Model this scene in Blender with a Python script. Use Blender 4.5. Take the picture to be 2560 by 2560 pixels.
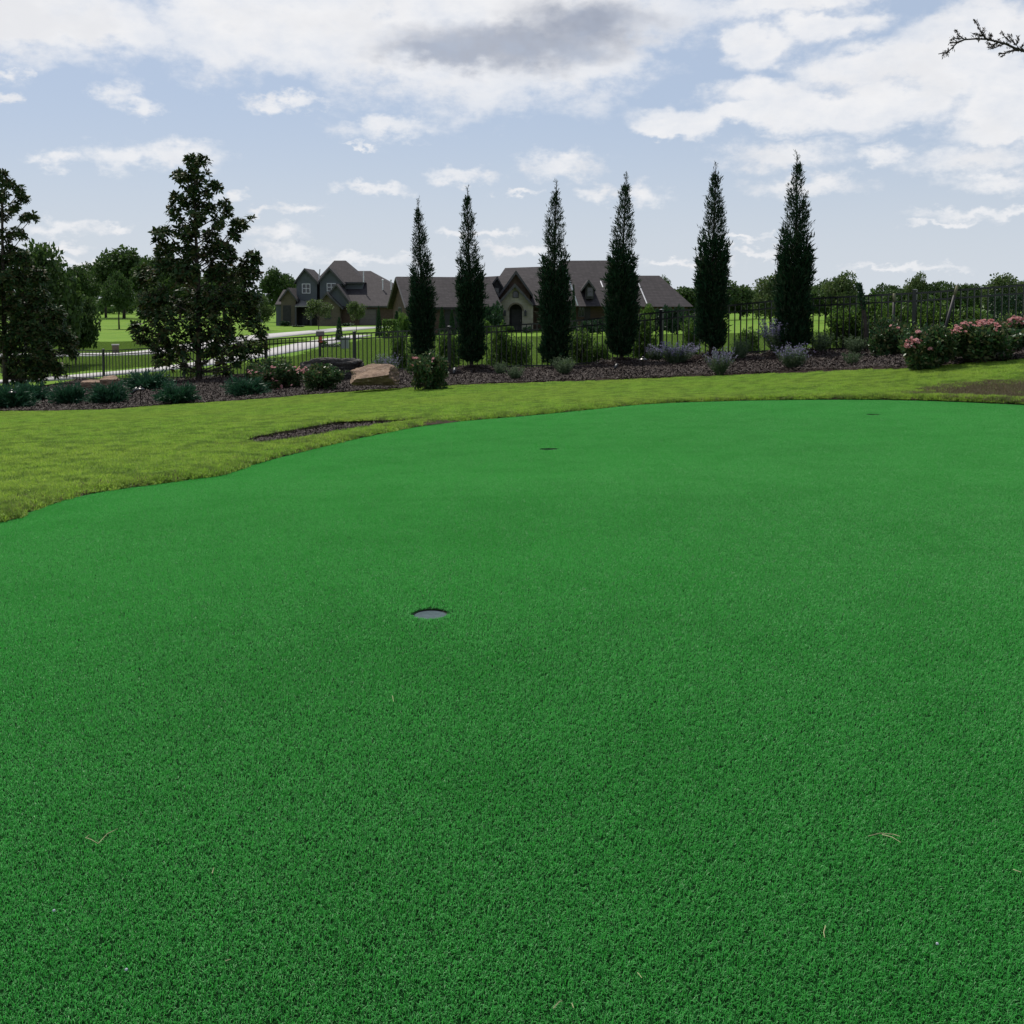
import bpy, math, random
import numpy as np
from mathutils import Vector, Matrix
from mathutils.geometry import delaunay_2d_cdt

random.seed(7)
rng = np.random.default_rng(7)
scene = bpy.context.scene
for o in list(bpy.data.objects):
    bpy.data.objects.remove(o, do_unlink=True)
COL = scene.collection
R = math.radians

# ------------------------------------------------------------------ camera
FPX = 2650.0                       # focal length in pixels of a 2560 px wide frame
PITCH = R(3.5)
PY0 = 760.0 + FPX * math.tan(PITCH)     # image row of the optical axis: the photo is a square cut from a taller frame
CAMZ = 1.25
cam_d = bpy.data.cameras.new('camera')
cam_d.sensor_fit = 'HORIZONTAL'
cam_d.sensor_width = 36.0
cam_d.lens = 36.0 * FPX / 2560.0
cam_d.shift_y = -(1280.0 - PY0) / 2560.0
cam_d.clip_start = 0.05
cam_d.clip_end = 5000.0
cam = bpy.data.objects.new('camera', cam_d)
COL.objects.link(cam)
cam.location = (0, 0, CAMZ)
cam.rotation_euler = (math.pi / 2 - PITCH, 0, 0)
scene.camera = cam
scene.view_settings.view_transform = 'Standard'
scene.view_settings.look = 'None'
scene.view_settings.gamma = 1.0
scene.view_settings.exposure = 0.0

SUN_EL = R(57)
SUN_AZ = R(-28)                    # measured from +Y (view direction) towards +X
sdir = Vector((math.sin(SUN_AZ) * math.cos(SUN_EL), math.cos(SUN_AZ) * math.cos(SUN_EL), math.sin(SUN_EL)))
sun_d = bpy.data.lights.new('sun', 'SUN')
sun_d.energy = 4.8
sun_d.angle = R(0.6)
sun_d.color = (1.0, 0.95, 0.87)
sun = bpy.data.objects.new('sun', sun_d)
COL.objects.link(sun)
sun.rotation_euler = (-sdir).to_track_quat('-Z', 'Y').to_euler()
sun.location = (0, 0, 60)


def pdir(px, py):
    f = Vector((0, math.cos(PITCH), -math.sin(PITCH)))
    u = Vector((0, math.sin(PITCH), math.cos(PITCH)))
    return f + Vector((1, 0, 0)) * ((px - 1280) / FPX) + u * ((PY0 - py) / FPX)


def at(px, py, Y):
    d = pdir(px, py)
    k = Y / d.y
    return Vector((d.x * k, Y, CAMZ + d.z * k))


scene.cycles.max_bounces = 6
scene.cycles.diffuse_bounces = 2
scene.cycles.glossy_bounces = 2
scene.cycles.transmission_bounces = 4

# ------------------------------------------------------------------ sky
world = bpy.data.worlds.new('World')
scene.world = world
world.use_nodes = True
world.cycles.sampling_method = 'MANUAL'
world.cycles.sample_map_resolution = 512
wt = world.node_tree
wt.nodes.clear()


class NT:
    """tiny helper for node graphs"""
    def __init__(self, tree):
        self.t = tree

    def n(self, kind, **kw):
        nd = self.t.nodes.new(kind)
        for k, v in kw.items():
            setattr(nd, k, v)
        return nd

    def link(self, a, b):
        self.t.links.new(a, b)

    def put(self, sock, v):
        if hasattr(v, 'is_linked') or isinstance(v, bpy.types.NodeSocket):
            self.t.links.new(v, sock)
        else:
            sock.default_value = v

    def math(self, op, a, b=None, c=None, clamp=False):
        nd = self.n('ShaderNodeMath', operation=op)
        nd.use_clamp = clamp
        self.put(nd.inputs[0], a)
        if b is not None:
            self.put(nd.inputs[1], b)
        if c is not None:
            self.put(nd.inputs[2], c)
        return nd.outputs[0]

    def vmath(self, op, a, b=None, c=None):
        nd = self.n('ShaderNodeVectorMath', operation=op)
        self.put(nd.inputs[0], a)
        if b is not None:
            self.put(nd.inputs[1], b)
        if c is not None:
            self.put(nd.inputs[2], c)
        return nd.outputs['Value'] if op in ('LENGTH', 'DOT_PRODUCT', 'DISTANCE') else nd.outputs[0]

    def noise(self, vec, scale, detail=3, rough=0.55, out='Fac', dist=0.0, dim='3D'):
        nd = self.n('ShaderNodeTexNoise')
        nd.noise_dimensions = dim
        if vec is not None:
            self.link(vec, nd.inputs['Vector'])
        nd.inputs['Scale'].default_value = scale
        nd.inputs['Detail'].default_value = detail
        nd.inputs['Roughness'].default_value = rough
        nd.inputs['Distortion'].default_value = dist
        return nd.outputs[out]

    def ramp(self, fac, pts, interp='LINEAR'):
        nd = self.n('ShaderNodeValToRGB')
        self.link(fac, nd.inputs[0])
        cr = nd.color_ramp
        cr.interpolation = interp
        while len(cr.elements) < len(pts):
            cr.elements.new(0.5)
        for e, (p, c) in zip(cr.elements, pts):
            e.position = p
            e.color = c if len(c) == 4 else (*c, 1)
        return nd.outputs[0]

    def mix(self, fac, a, b, blend='MIX'):
        nd = self.n('ShaderNodeMix', data_type='RGBA', blend_type=blend)
        self.put(nd.inputs[0], fac)
        for s, v in ((nd.inputs[6], a), (nd.inputs[7], b)):
            if isinstance(v, bpy.types.NodeSocket):
                self.link(v, s)
            else:
                s.default_value = (*v, 1) if len(v) == 3 else v
        return nd.outputs[2]

    def maprange(self, v, a, b, c=0.0, d=1.0, smooth=True):
        nd = self.n('ShaderNodeMapRange')
        nd.interpolation_type = 'SMOOTHSTEP' if smooth else 'LINEAR'
        self.put(nd.inputs['Value'], v)
        nd.inputs['From Min'].default_value = a
        nd.inputs['From Max'].default_value = b
        nd.inputs['To Min'].default_value = c
        nd.inputs['To Max'].default_value = d
        return nd.outputs['Result']


W = NT(wt)
tc = W.n('ShaderNodeTexCoord')
D3 = tc.outputs['Generated']
sep = W.n('ShaderNodeSeparateXYZ')
W.link(D3, sep.inputs[0])
dx, dy, dz = sep.outputs
az = W.math('ARCTAN2', dx, dy)
el = W.math('ARCSINE', dz)
comb = W.n('ShaderNodeCombineXYZ')
W.link(az, comb.inputs[0])
W.link(el, comb.inputs[1])
AE = comb.outputs[0]
# turbulence that roughens the cloud outlines
st = W.vmath('MULTIPLY', AE, (1.0, 1.7, 1.0))
n1 = W.noise(st, 9, 4, 0.6, 'Color', dim='2D')
n2 = W.noise(st, 34, 4, 0.62, 'Color', dim='2D')
n1s = W.n('ShaderNodeSeparateColor')
W.link(n1, n1s.inputs[0])
off = W.vmath('ADD', W.vmath('MULTIPLY', W.vmath('SUBTRACT', n1, (.5, .5, .5)), (0.085, 0.045, 0)),
              W.vmath('MULTIPLY', W.vmath('SUBTRACT', n2, (.5, .5, .5)), (0.030, 0.020, 0)))
AEd = W.vmath('ADD', AE, off)


def ae(px, py):
    d = pdir(px, py).normalized()
    return math.atan2(d.x, d.y), math.asin(d.z)


def blob_field(lst, vec):
    cur = None
    for (x, y, rx, ry) in lst:
        a, e = ae(x * 1.325, y * 1.325)
        sx = 1.0 / (rx * 1.325 / FPX)
        sy = 1.0 / (ry * 1.325 / FPX)
        v = W.vmath('MULTIPLY_ADD', vec, (sx, sy, 0), (-a * sx, -e * sy, 0))
        ln = W.vmath('LENGTH', v)
        cur = ln if cur is None else W.math('SMOOTH_MIN', cur, ln, 0.35)
    return cur


BIG = [(20, 10, 260, 92), (170, 45, 130, 55), (420, 20, 150, 110), (600, 50, 280, 110), (840, 70, 300, 135), (1060, 50, 215, 130),
       (960, -10, 400, 110), (1400, 70, 60, 30), (1500, -5, 190, 34), (1450, 95, 85, 40), (1560, 45, 110, 30),
       (1440, 180, 120, 36), (1350, 225, 180, 28), (1600, 205, 250, 38), (1640, 128, 110, 44), (1790, 125, 150, 52), (1910, 185, 150, 62),
       (1860, 40, 130, 50), (1910, 240, 80, 26), (1250, 245, 90, 14)]
SMALL = [(235, 178, 46, 30), (275, 198, 55, 16), (12, 140, 34, 14), (14, 188, 30, 10), (505, 200, 44, 18), (560, 194, 50, 15),
         (735, 241, 120, 24), (680, 270, 30, 6), (240, 296, 95, 26), (335, 290, 90, 28), (112, 302, 45, 20), (865, 332, 72, 17),
         (705, 355, 72, 13), (580, 393, 54, 12), (1057, 312, 84, 28), (1120, 363, 50, 17), (1215, 368, 54, 25),
         (980, 366, 40, 7), (1480, 292, 128, 32), (1530, 351, 122, 22), (1665, 288, 46, 24), (1840, 298, 140, 30), (1885, 342, 88, 23),
         (1870, 400, 140, 12), (1780, 419, 70, 7), (115, 430, 72, 16), (205, 428, 42, 11), (118, 466, 66, 11), (430, 368, 40, 12),
         (495, 395, 36, 9), (530, 438, 66, 18), (545, 474, 72, 15), (858, 440, 38, 11), (935, 437, 50, 10), 
         (1400, 452, 70, 8), (1425, 476, 60, 8), (700, 492, 120, 12), (980, 470, 80, 11), 
         (1700, 505, 110, 8), (1290, 495, 90, 9), (170, 500, 120, 10),]
fb = blob_field(BIG, AEd)
n3 = W.noise(st, 75, 3, 0.6, dim='2D')
n4 = W.noise(st, 22, 5, 0.62, dim='2D')
offs = W.vmath('ADD', W.vmath('MULTIPLY', W.vmath('SUBTRACT', n1, (.5, .5, .5)), (0.030, 0.010, 0)),
               W.vmath('MULTIPLY', W.vmath('SUBTRACT', n2, (.5, .5, .5)), (0.055, 0.030, 0)))
fs = blob_field(SMALL, W.vmath('ADD', AE, offs))
fs = W.math('MULTIPLY_ADD', n3, 0.7, W.math('SUBTRACT', fs, 0.35))
fb = W.math('MULTIPLY_ADD', n4, 1.15, W.math('SUBTRACT', fb, 0.575))
cb = W.maprange(fb, 1.20, 0.52)
cs = W.maprange(fs, 1.22, 0.12)
# the same kind of broken cumulus everywhere else in the sky
zc = W.math('MAXIMUM', dz, 0.03)
pv = W.n('ShaderNodeCombineXYZ')
W.link(W.math('DIVIDE', dx, zc), pv.inputs[0])
W.link(W.math('DIVIDE', dy, zc), pv.inputs[1])
gen = W.maprange(W.noise(pv.outputs[0], 0.55, 5, 0.58, dim='2D'), 0.50, 0.64)
inview = W.math('MULTIPLY', W.math('MULTIPLY', W.maprange(az, -0.62, -0.5), W.maprange(az, 0.62, 0.5)), W.maprange(el, 0.40, 0.29))
gen = W.math('MULTIPLY', gen, W.math('SUBTRACT', 1.0, inview))
gen = W.math('MULTIPLY', gen, W.maprange(el, 0.0, 0.06))
alpha = W.math('MAXIMUM', W.math('MULTIPLY', cb, 0.97), W.math('MULTIPLY', cs, 0.90))
alpha = W.math('MAXIMUM', alpha, W.math('MULTIPLY', gen, 0.9))
# wispy inner structure
wisp = W.math('MULTIPLY_ADD', n4, 0.5, W.math('MULTIPLY', n1s.outputs[2], 0.5))
alpha = W.math('MULTIPLY', alpha, W.maprange(wisp, 0.25, 0.62, 0.62, 1.0), clamp=True)
# grey bellies of the thick cumulus
belly = blob_field([(970, 80, 250, 50), (860, 100, 150, 34), (1110, 45, 140, 52)], AEd)
bel = W.maprange(belly, 1.25, 0.25)
sh_n = n1s.outputs[2]
shade = W.maprange(sh_n, 0.46, 0.74, 0.0, 0.16)
shade = W.math('ADD', shade, W.math('MULTIPLY', bel, 0.88), clamp=True)
ccol = W.mix(shade, (0.90, 0.90, 0.915), (0.36, 0.395, 0.48))

sky = W.n('ShaderNodeTexSky')
sky.sky_type = 'NISHITA'
sky.sun_disc = False
sky.sun_elevation = SUN_EL
sky.sun_rotation = SUN_AZ
sky.altitude = 200
sky.air_density = 1.0
sky.dust_density = 1.6
sky.ozone_density = 2.0
SKY_STRENGTH = 0.10
hz = W.maprange(el, 0.20, -0.02, 0.0, 0.9)
skyc = W.mix(1.0, sky.outputs[0], (0.97, 0.97, 1.10), 'MULTIPLY')
veil = (0.475 / SKY_STRENGTH, 0.57 / SKY_STRENGTH, 0.705 / SKY_STRENGTH)
skyc = W.mix(0.75, skyc, veil)
haze_c = (0.67 / SKY_STRENGTH, 0.72 / SKY_STRENGTH, 0.78 / SKY_STRENGTH)
skyc = W.mix(hz, skyc, haze_c)
sc = W.n('ShaderNodeMix', data_type='RGBA', blend_type='MULTIPLY')
sc.inputs[0].default_value = 1.0
W.link(ccol, sc.inputs[6])
k = 1.0 / SKY_STRENGTH
sc.inputs[7].default_value = (k, k, k, 1)
fin = W.mix(alpha, skyc, sc.outputs[2])
bg = W.n('ShaderNodeBackground')
bg.inputs['Strength'].default_value = SKY_STRENGTH
W.link(fin, bg.inputs['Color'])
wo = W.n('ShaderNodeOutputWorld')
W.link(bg.outputs[0], wo.inputs[0])

# ------------------------------------------------------------------ materials
def mat_base(name):
    m = bpy.data.materials.new(name)
    m.use_nodes = True
    m.node_tree.nodes.clear()
    return m, NT(m.node_tree)


def finish(T, shader):
    o = T.n('ShaderNodeOutputMaterial')
    T.link(shader, o.inputs['Surface'])


def principled(T, col, rough=0.6, spec=0.5, metal=0.0, bump=None, bstr=0.3, bdist=0.01):
    p = T.n('ShaderNodeBsdfPrincipled')
    if isinstance(col, bpy.types.NodeSocket):
        T.link(col, p.inputs['Base Color'])
    else:
        p.inputs['Base Color'].default_value = (*col, 1)
    p.inputs['Roughness'].default_value = rough
    p.inputs['Specular IOR Level'].default_value = spec
    p.inputs['Metallic'].default_value = metal
    if bump is not None:
        b = T.n('ShaderNodeBump')
        b.inputs['Strength'].default_value = bstr
        b.inputs['Distance'].default_value = bdist
        T.link(bump, b.inputs['Height'])
        T.link(b.outputs[0], p.inputs['Normal'])
    return p


def plain(name, col, rough=0.6, spec=0.4, var=0.18, scale=4.0, bstr=0.25, bscale=40, metal=0.0, bdist=0.01):
    m, T = mat_base(name)
    tcn = T.n('ShaderNodeTexCoord')
    v = tcn.outputs['Object']
    f = T.noise(v, scale, 5, 0.6)
    lo = tuple(c * (1 - var) for c in col)
    hi = tuple(min(1, c * (1 + var)) for c in col)
    c = T.mix(T.maprange(f, 0.3, 0.7), lo, hi)
    b = T.noise(v, bscale, 4, 0.6)
    finish(T, principled(T, c, rough, spec, metal, b, bstr, bdist).outputs[0])
    return m


def leafy(name, cols, rough=0.45, spec=0.4, trans=0.3, tcol=None, patch=None, patch2=None):
    """leaf material: each leaf gets its own tone, light passes through"""
    m, T = mat_base(name)
    g = T.n('ShaderNodeNewGeometry')
    n = len(cols)
    pts = [(i / max(1, n - 1), c) for i, c in enumerate(cols)]
    c = T.ramp(g.outputs['Random Per Island'], pts)
    if patch:
        f = T.noise(g.outputs['Position'], patch[0], 3, 0.6)
        c = T.mix(T.maprange(f, 0.35, 0.65, 0, patch[2]), c, patch[1])
    if patch2:
        f = T.noise(g.outputs['Position'], patch2[0], 4, 0.65)
        c = T.mix(T.maprange(f, 0.42, 0.66, 0, patch2[2]), c, patch2[1])
    p = principled(T, c, rough, spec)
    tr = T.n('ShaderNodeBsdfTranslucent')
    if tcol:
        T.link(T.mix(0.5, c, tcol), tr.inputs['Color'])
    else:
        T.link(c, tr.inputs['Color'])
    mx = T.n('ShaderNodeMixShader')
    mx.inputs[0].default_value = trans
    T.link(p.outputs[0], mx.inputs[1])
    T.link(tr.outputs[0], mx.inputs[2])
    finish(T, mx.outputs[0])
    return m


def ground_mat(name, a, b, c, s1=0.5, s2=6.0, bstr=0.5, bscale=60, rough=0.9):
    m, T = mat_base(name)
    g = T.n('ShaderNodeNewGeometry')
    pos = g.outputs['Position']
    f1 = T.noise(pos, s1, 4, 0.6)
    f2 = T.noise(pos, s2, 5, 0.65)
    f3 = T.noise(pos, bscale, 3, 0.7)
    col = T.mix(T.maprange(f1, 0.35, 0.65), a, b)
    col = T.mix(T.maprange(f2, 0.4, 0.75, 0, 0.8), col, c)
    finish(T, principled(T, col, rough, 0.05, 0, f3, bstr, 0.02).outputs[0])
    return m


M = {}
M['ground'] = ground_mat('grass_ground', (0.098, 0.185, 0.020), (0.135, 0.215, 0.030), (0.072, 0.142, 0.018), 0.11, 1.3)
M['soil'] = ground_mat('soil', (0.045, 0.034, 0.024), (0.030, 0.030, 0.016), (0.060, 0.046, 0.032), 2.0, 18.0)
M['turf_base'] = ground_mat('turf_backing', (0.003, 0.024, 0.005), (0.004, 0.030, 0.006), (0.003, 0.020, 0.004), 0.6, 9.0, 0.6, 220)
M['turf'] = leafy('turf_fibre', [(0.021, 0.210, 0.023), (0.033, 0.285, 0.036), (0.057, 0.385, 0.062), (0.115, 0.475, 0.120), (0.025, 0.235, 0.027)], 0.45, 0.42, 0.44,
                  patch2=(2.2, (0.030, 0.275, 0.034), 0.4), patch=(0.35, (0.048, 0.360, 0.054), 0.6))
M['lawn'] = leafy('lawn_blade', [(0.155, 0.325, 0.026), (0.220, 0.400, 0.038), (0.295, 0.455, 0.056), (0.175, 0.345, 0.028), (0.390, 0.425, 0.120)], 0.55, 0.2, 0.48,
                  patch=(0.42, (0.305, 0.400, 0.060), 0.5), patch2=(4.5, (0.080, 0.150, 0.024), 0.75))
M['dead_grass'] = leafy('dry_blade', [(0.105, 0.080, 0.048), (0.15, 0.110, 0.068), (0.085, 0.095, 0.032), (0.19, 0.145, 0.10)], 0.7, 0.2, 0.25)
M['meadow'] = leafy('meadow_blade', [(0.090, 0.178, 0.020), (0.125, 0.210, 0.028), (0.160, 0.230, 0.036), (0.074, 0.152, 0.018)], 0.6, 0.25, 0.4)
M['mulch'] = ground_mat('mulch_ground', (0.028, 0.019, 0.016), (0.038, 0.027, 0.022), (0.018, 0.012, 0.010), 1.2, 22.0, 1.0, 70)
M['chip'] = leafy('mulch_chip', [(0.028, 0.019, 0.016), (0.042, 0.029, 0.024), (0.066, 0.048, 0.041), (0.018, 0.012, 0.010), (0.042, 0.027, 0.021), (0.024, 0.016, 0.013), (0.022, 0.015, 0.012), (0.17, 0.145, 0.13)], 0.75, 0.2, 0.0)
M['bark'] = plain('bark', (0.055, 0.045, 0.038), 0.9, 0.1, 0.35, 6, 0.9, 30)
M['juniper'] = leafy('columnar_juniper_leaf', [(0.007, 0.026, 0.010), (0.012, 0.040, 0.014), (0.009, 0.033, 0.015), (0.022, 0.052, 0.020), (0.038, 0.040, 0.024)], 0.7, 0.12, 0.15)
M['spread'] = leafy('spreading_juniper_leaf', [(0.016, 0.062, 0.030), (0.024, 0.086, 0.040), (0.012, 0.048, 0.024), (0.040, 0.110, 0.050)], 0.55, 0.3, 0.2)
M['magnolia'] = leafy('magnolia_leaf', [(0.014, 0.036, 0.012), (0.024, 0.056, 0.015), (0.018, 0.046, 0.013), (0.060, 0.085, 0.020), (0.060, 0.044, 0.020), (0.030, 0.066, 0.016)], 0.5, 0.12, 0.2)
M['oak'] = leafy('oak_leaf', [(0.030, 0.064, 0.016), (0.044, 0.088, 0.020), (0.066, 0.110, 0.026), (0.026, 0.056, 0.016)], 0.6, 0.25, 0.3)
M['lighttree'] = leafy('young_tree_leaf', [(0.050, 0.090, 0.025), (0.075, 0.115, 0.032), (0.095, 0.130, 0.042), (0.040, 0.075, 0.022)], 0.6, 0.25, 0.35)
M['shrub'] = leafy('shrub_leaf', [(0.060, 0.130, 0.020), (0.090, 0.170, 0.026), (0.045, 0.100, 0.018), (0.120, 0.185, 0.036)], 0.5, 0.3, 0.4)
M['darkshrub'] = leafy('dark_shrub_leaf', [(0.012, 0.038, 0.016), (0.020, 0.054, 0.020), (0.030, 0.066, 0.024)], 0.5, 0.3, 0.2)
M['rose_leaf'] = leafy('rose_leaf', [(0.020, 0.056, 0.020), (0.034, 0.084, 0.026), (0.050, 0.105, 0.032), (0.110, 0.105, 0.045), (0.025, 0.066, 0.024)], 0.42, 0.2, 0.27)
M['petal'] = leafy('rose_petal', [(0.44, 0.13, 0.12), (0.54, 0.22, 0.20), (0.66, 0.38, 0.35), (0.48, 0.20, 0.22)], 0.6, 0.2, 0.35)
M['sage_leaf'] = leafy('sage_leaf', [(0.085, 0.130, 0.065), (0.062, 0.105, 0.046), (0.115, 0.150, 0.090), (0.075, 0.130, 0.042)], 0.75, 0.2, 0.3)
M['sage_flower'] = leafy('sage_flower', [(0.17, 0.155, 0.27), (0.22, 0.20, 0.32), (0.27, 0.265, 0.33), (0.14, 0.12, 0.24)], 0.75, 0.15, 0.3)
M['iron'] = plain('black_iron', (0.010, 0.0105, 0.012), 0.38, 0.5, 0.2, 8, 0.1, 90)
M['lamp_metal'] = plain('lamp_bronze', (0.035, 0.033, 0.032), 0.32, 0.6, 0.2, 10, 0.1, 80, 0.6)
M['cup'] = plain('cup_white', (0.060, 0.085, 0.092), 0.85, 0.08, 0.14, 60, 0.1, 200)
M['cupwall'] = plain('cup_wall', (0.02, 0.025, 0.022), 0.6, 0.3, 0.2, 30, 0.1, 200)
M['concrete'] = plain('concrete', (0.36, 0.345, 0.335), 0.85, 0.2, 0.10, 0.6, 0.3, 20)
M['straw'] = plain('straw', (0.30, 0.29, 0.15), 0.6, 0.3, 0.2, 60, 0.1, 200)
M['grit'] = plain('grit', (0.34, 0.36, 0.40), 0.6, 0.4, 0.1, 200, 0.2, 300)


def rock_mat(name, a, b, c, s=3.0):
    m, T = mat_base(name)
    tcn = T.n('ShaderNodeTexCoord')
    v = tcn.outputs['Object']
    st_ = T.vmath('MULTIPLY', v, (1.0, 1.0, 3.2))
    f1 = T.noise(st_, s, 6, 0.6, dist=0.6)
    f2 = T.noise(v, s * 6, 6, 0.7)
    col = T.mix(T.maprange(f1, 0.36, 0.62), a, b)
    col = T.mix(T.maprange(f2, 0.50, 0.72, 0, 0.85), col, c)
    h = T.math('ADD', T.math('MULTIPLY', f1, 1.2), T.math('MULTIPLY', f2, 0.6))
    finish(T, principled(T, col, 0.85, 0.2, 0, h, 0.9, 0.05).outputs[0])
    return m


M['rock_tan'] = rock_mat('sandstone', (0.225, 0.150, 0.100), (0.125, 0.078, 0.052), (0.31, 0.24, 0.185))
M['rock_grey'] = rock_mat('dark_stone', (0.085, 0.075, 0.067), (0.042, 0.037, 0.035), (0.19, 0.175, 0.16))


def brick_mat(name, a, b, mortar, sx=0.23, sz=0.075, rough=0.85):
    m, T = mat_base(name)
    tcn = T.n('ShaderNodeTexCoord')
    s = T.n('ShaderNodeSeparateXYZ')
    T.link(tcn.outputs['Object'], s.inputs[0])
    cmb = T.n('ShaderNodeCombineXYZ')
    T.link(T.math('ADD', s.outputs[0], s.outputs[1]), cmb.inputs[0])
    T.link(s.outputs[2], cmb.inputs[1])
    bt = T.n('ShaderNodeTexBrick')
    T.link(cmb.outputs[0], bt.inputs['Vector'])
    bt.inputs['Color1'].default_value = (*a, 1)
    bt.inputs['Color2'].default_value = (*b, 1)
    bt.inputs['Mortar'].default_value = (*mortar, 1)
    bt.inputs['Scale'].default_value = 1.0
    bt.inputs['Mortar Size'].default_value = sz * 0.12
    bt.inputs['Brick Width'].default_value = sx
    bt.inputs['Row Height'].default_value = sz
    f = T.noise(tcn.outputs['Object'], 1.6, 5, 0.7)
    c = T.mix(T.maprange(f, 0.35, 0.7, 0, 0.5), bt.outputs['Color'], tuple(v * 0.55 for v in a))
    finish(T, principled(T, c, rough, 0.2, 0, bt.outputs['Fac'], -0.4, 0.02).outputs[0])
    return m


M['brick'] = brick_mat('brown_brick', (0.062, 0.036, 0.025), (0.090, 0.054, 0.038), (0.085, 0.068, 0.056), 0.30, 0.10)
M['stone'] = brick_mat('cream_stone', (0.285, 0.255, 0.205), (0.20, 0.178, 0.142), (0.245, 0.225, 0.195), 0.62, 0.27)
M['tanstone'] = brick_mat('tan_stone', (0.130, 0.104, 0.074), (0.094, 0.076, 0.056), (0.12, 0.10, 0.08), 0.5, 0.22)
M['shingle'] = brick_mat('roof_shingle', (0.034, 0.029, 0.032), (0.052, 0.044, 0.047), (0.020, 0.017, 0.019), 0.42, 0.16)
M['siding'] = plain('grey_siding', (0.078, 0.086, 0.096), 0.7, 0.3, 0.10, 1.2, 0.2, 12)
M['trim'] = plain('dark_trim', (0.055, 0.052, 0.055), 0.6, 0.3, 0.2, 3, 0.2, 20)
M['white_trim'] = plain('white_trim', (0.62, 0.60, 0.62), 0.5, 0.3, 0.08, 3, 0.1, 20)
M['darkwood'] = plain('dark_wood', (0.022, 0.020, 0.021), 0.6, 0.3, 0.3, 3, 0.2, 20)
M['garage'] = plain('garage_door_paint', (0.10, 0.083, 0.078), 0.6, 0.3, 0.08, 2, 0.1, 20)
M['metalroof'] = plain('metal_roof', (0.20, 0.19, 0.18), 0.45, 0.5, 0.1, 2, 0.1, 20, 0.4)
m, T = mat_base('window_glass')
p = principled(T, (0.015, 0.02, 0.024), 0.06, 0.6)
finish(T, p.outputs[0])
M['glass'] = m
M['red'] = plain('red_paint', (0.42, 0.045, 0.04), 0.45, 0.5, 0.15, 6, 0.1, 40)
M['greybox'] = plain('utility_grey', (0.20, 0.215, 0.20), 0.55, 0.4, 0.1, 3, 0.1, 40)


# ------------------------------------------------------------------ mesh helpers
def link(o, parent=None):
    COL.objects.link(o)
    if parent is not None:
        o.parent = parent
    return o


def tag(o, label=None, cat=None, group=None, kind=None):
    if label:
        o['label'] = label
    if cat:
        o['category'] = cat
    if group:
        o['group'] = group
    if kind:
        o['kind'] = kind
    return o


def empty(name, loc, rz=0.0):
    o = bpy.data.objects.new(name, None)
    o.empty_display_size = 0.2
    COL.objects.link(o)
    o.location = loc
    o.rotation_euler = (0, 0, rz)
    return o


def mesh_np(name, verts, tris, mat, smooth=False):
    verts = np.asarray(verts, dtype=np.float32)
    tris = np.asarray(tris, dtype=np.int32)
    me = bpy.data.meshes.new(name)
    me.vertices.add(len(verts))
    me.vertices.foreach_set('co', verts.ravel())
    k = tris.shape[1]
    me.loops.add(tris.size)
    me.loops.foreach_set('vertex_index', tris.ravel())
    me.polygons.add(len(tris))
    me.polygons.foreach_set('loop_start', np.arange(0, tris.size, k, dtype=np.int32))
    me.polygons.foreach_set('loop_total', np.full(len(tris), k, dtype=np.int32))
    if smooth:
        me.polygons.foreach_set('use_smooth', np.ones(len(tris), dtype=bool))
    me.update(calc_edges=True)
    me.materials.append(mat)
    return me


def obj(name, me, parent=None, loc=None):
    o = bpy.data.objects.new(name, me)
    link(o, parent)
    if loc is not None:
        o.location = loc
    return o


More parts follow.
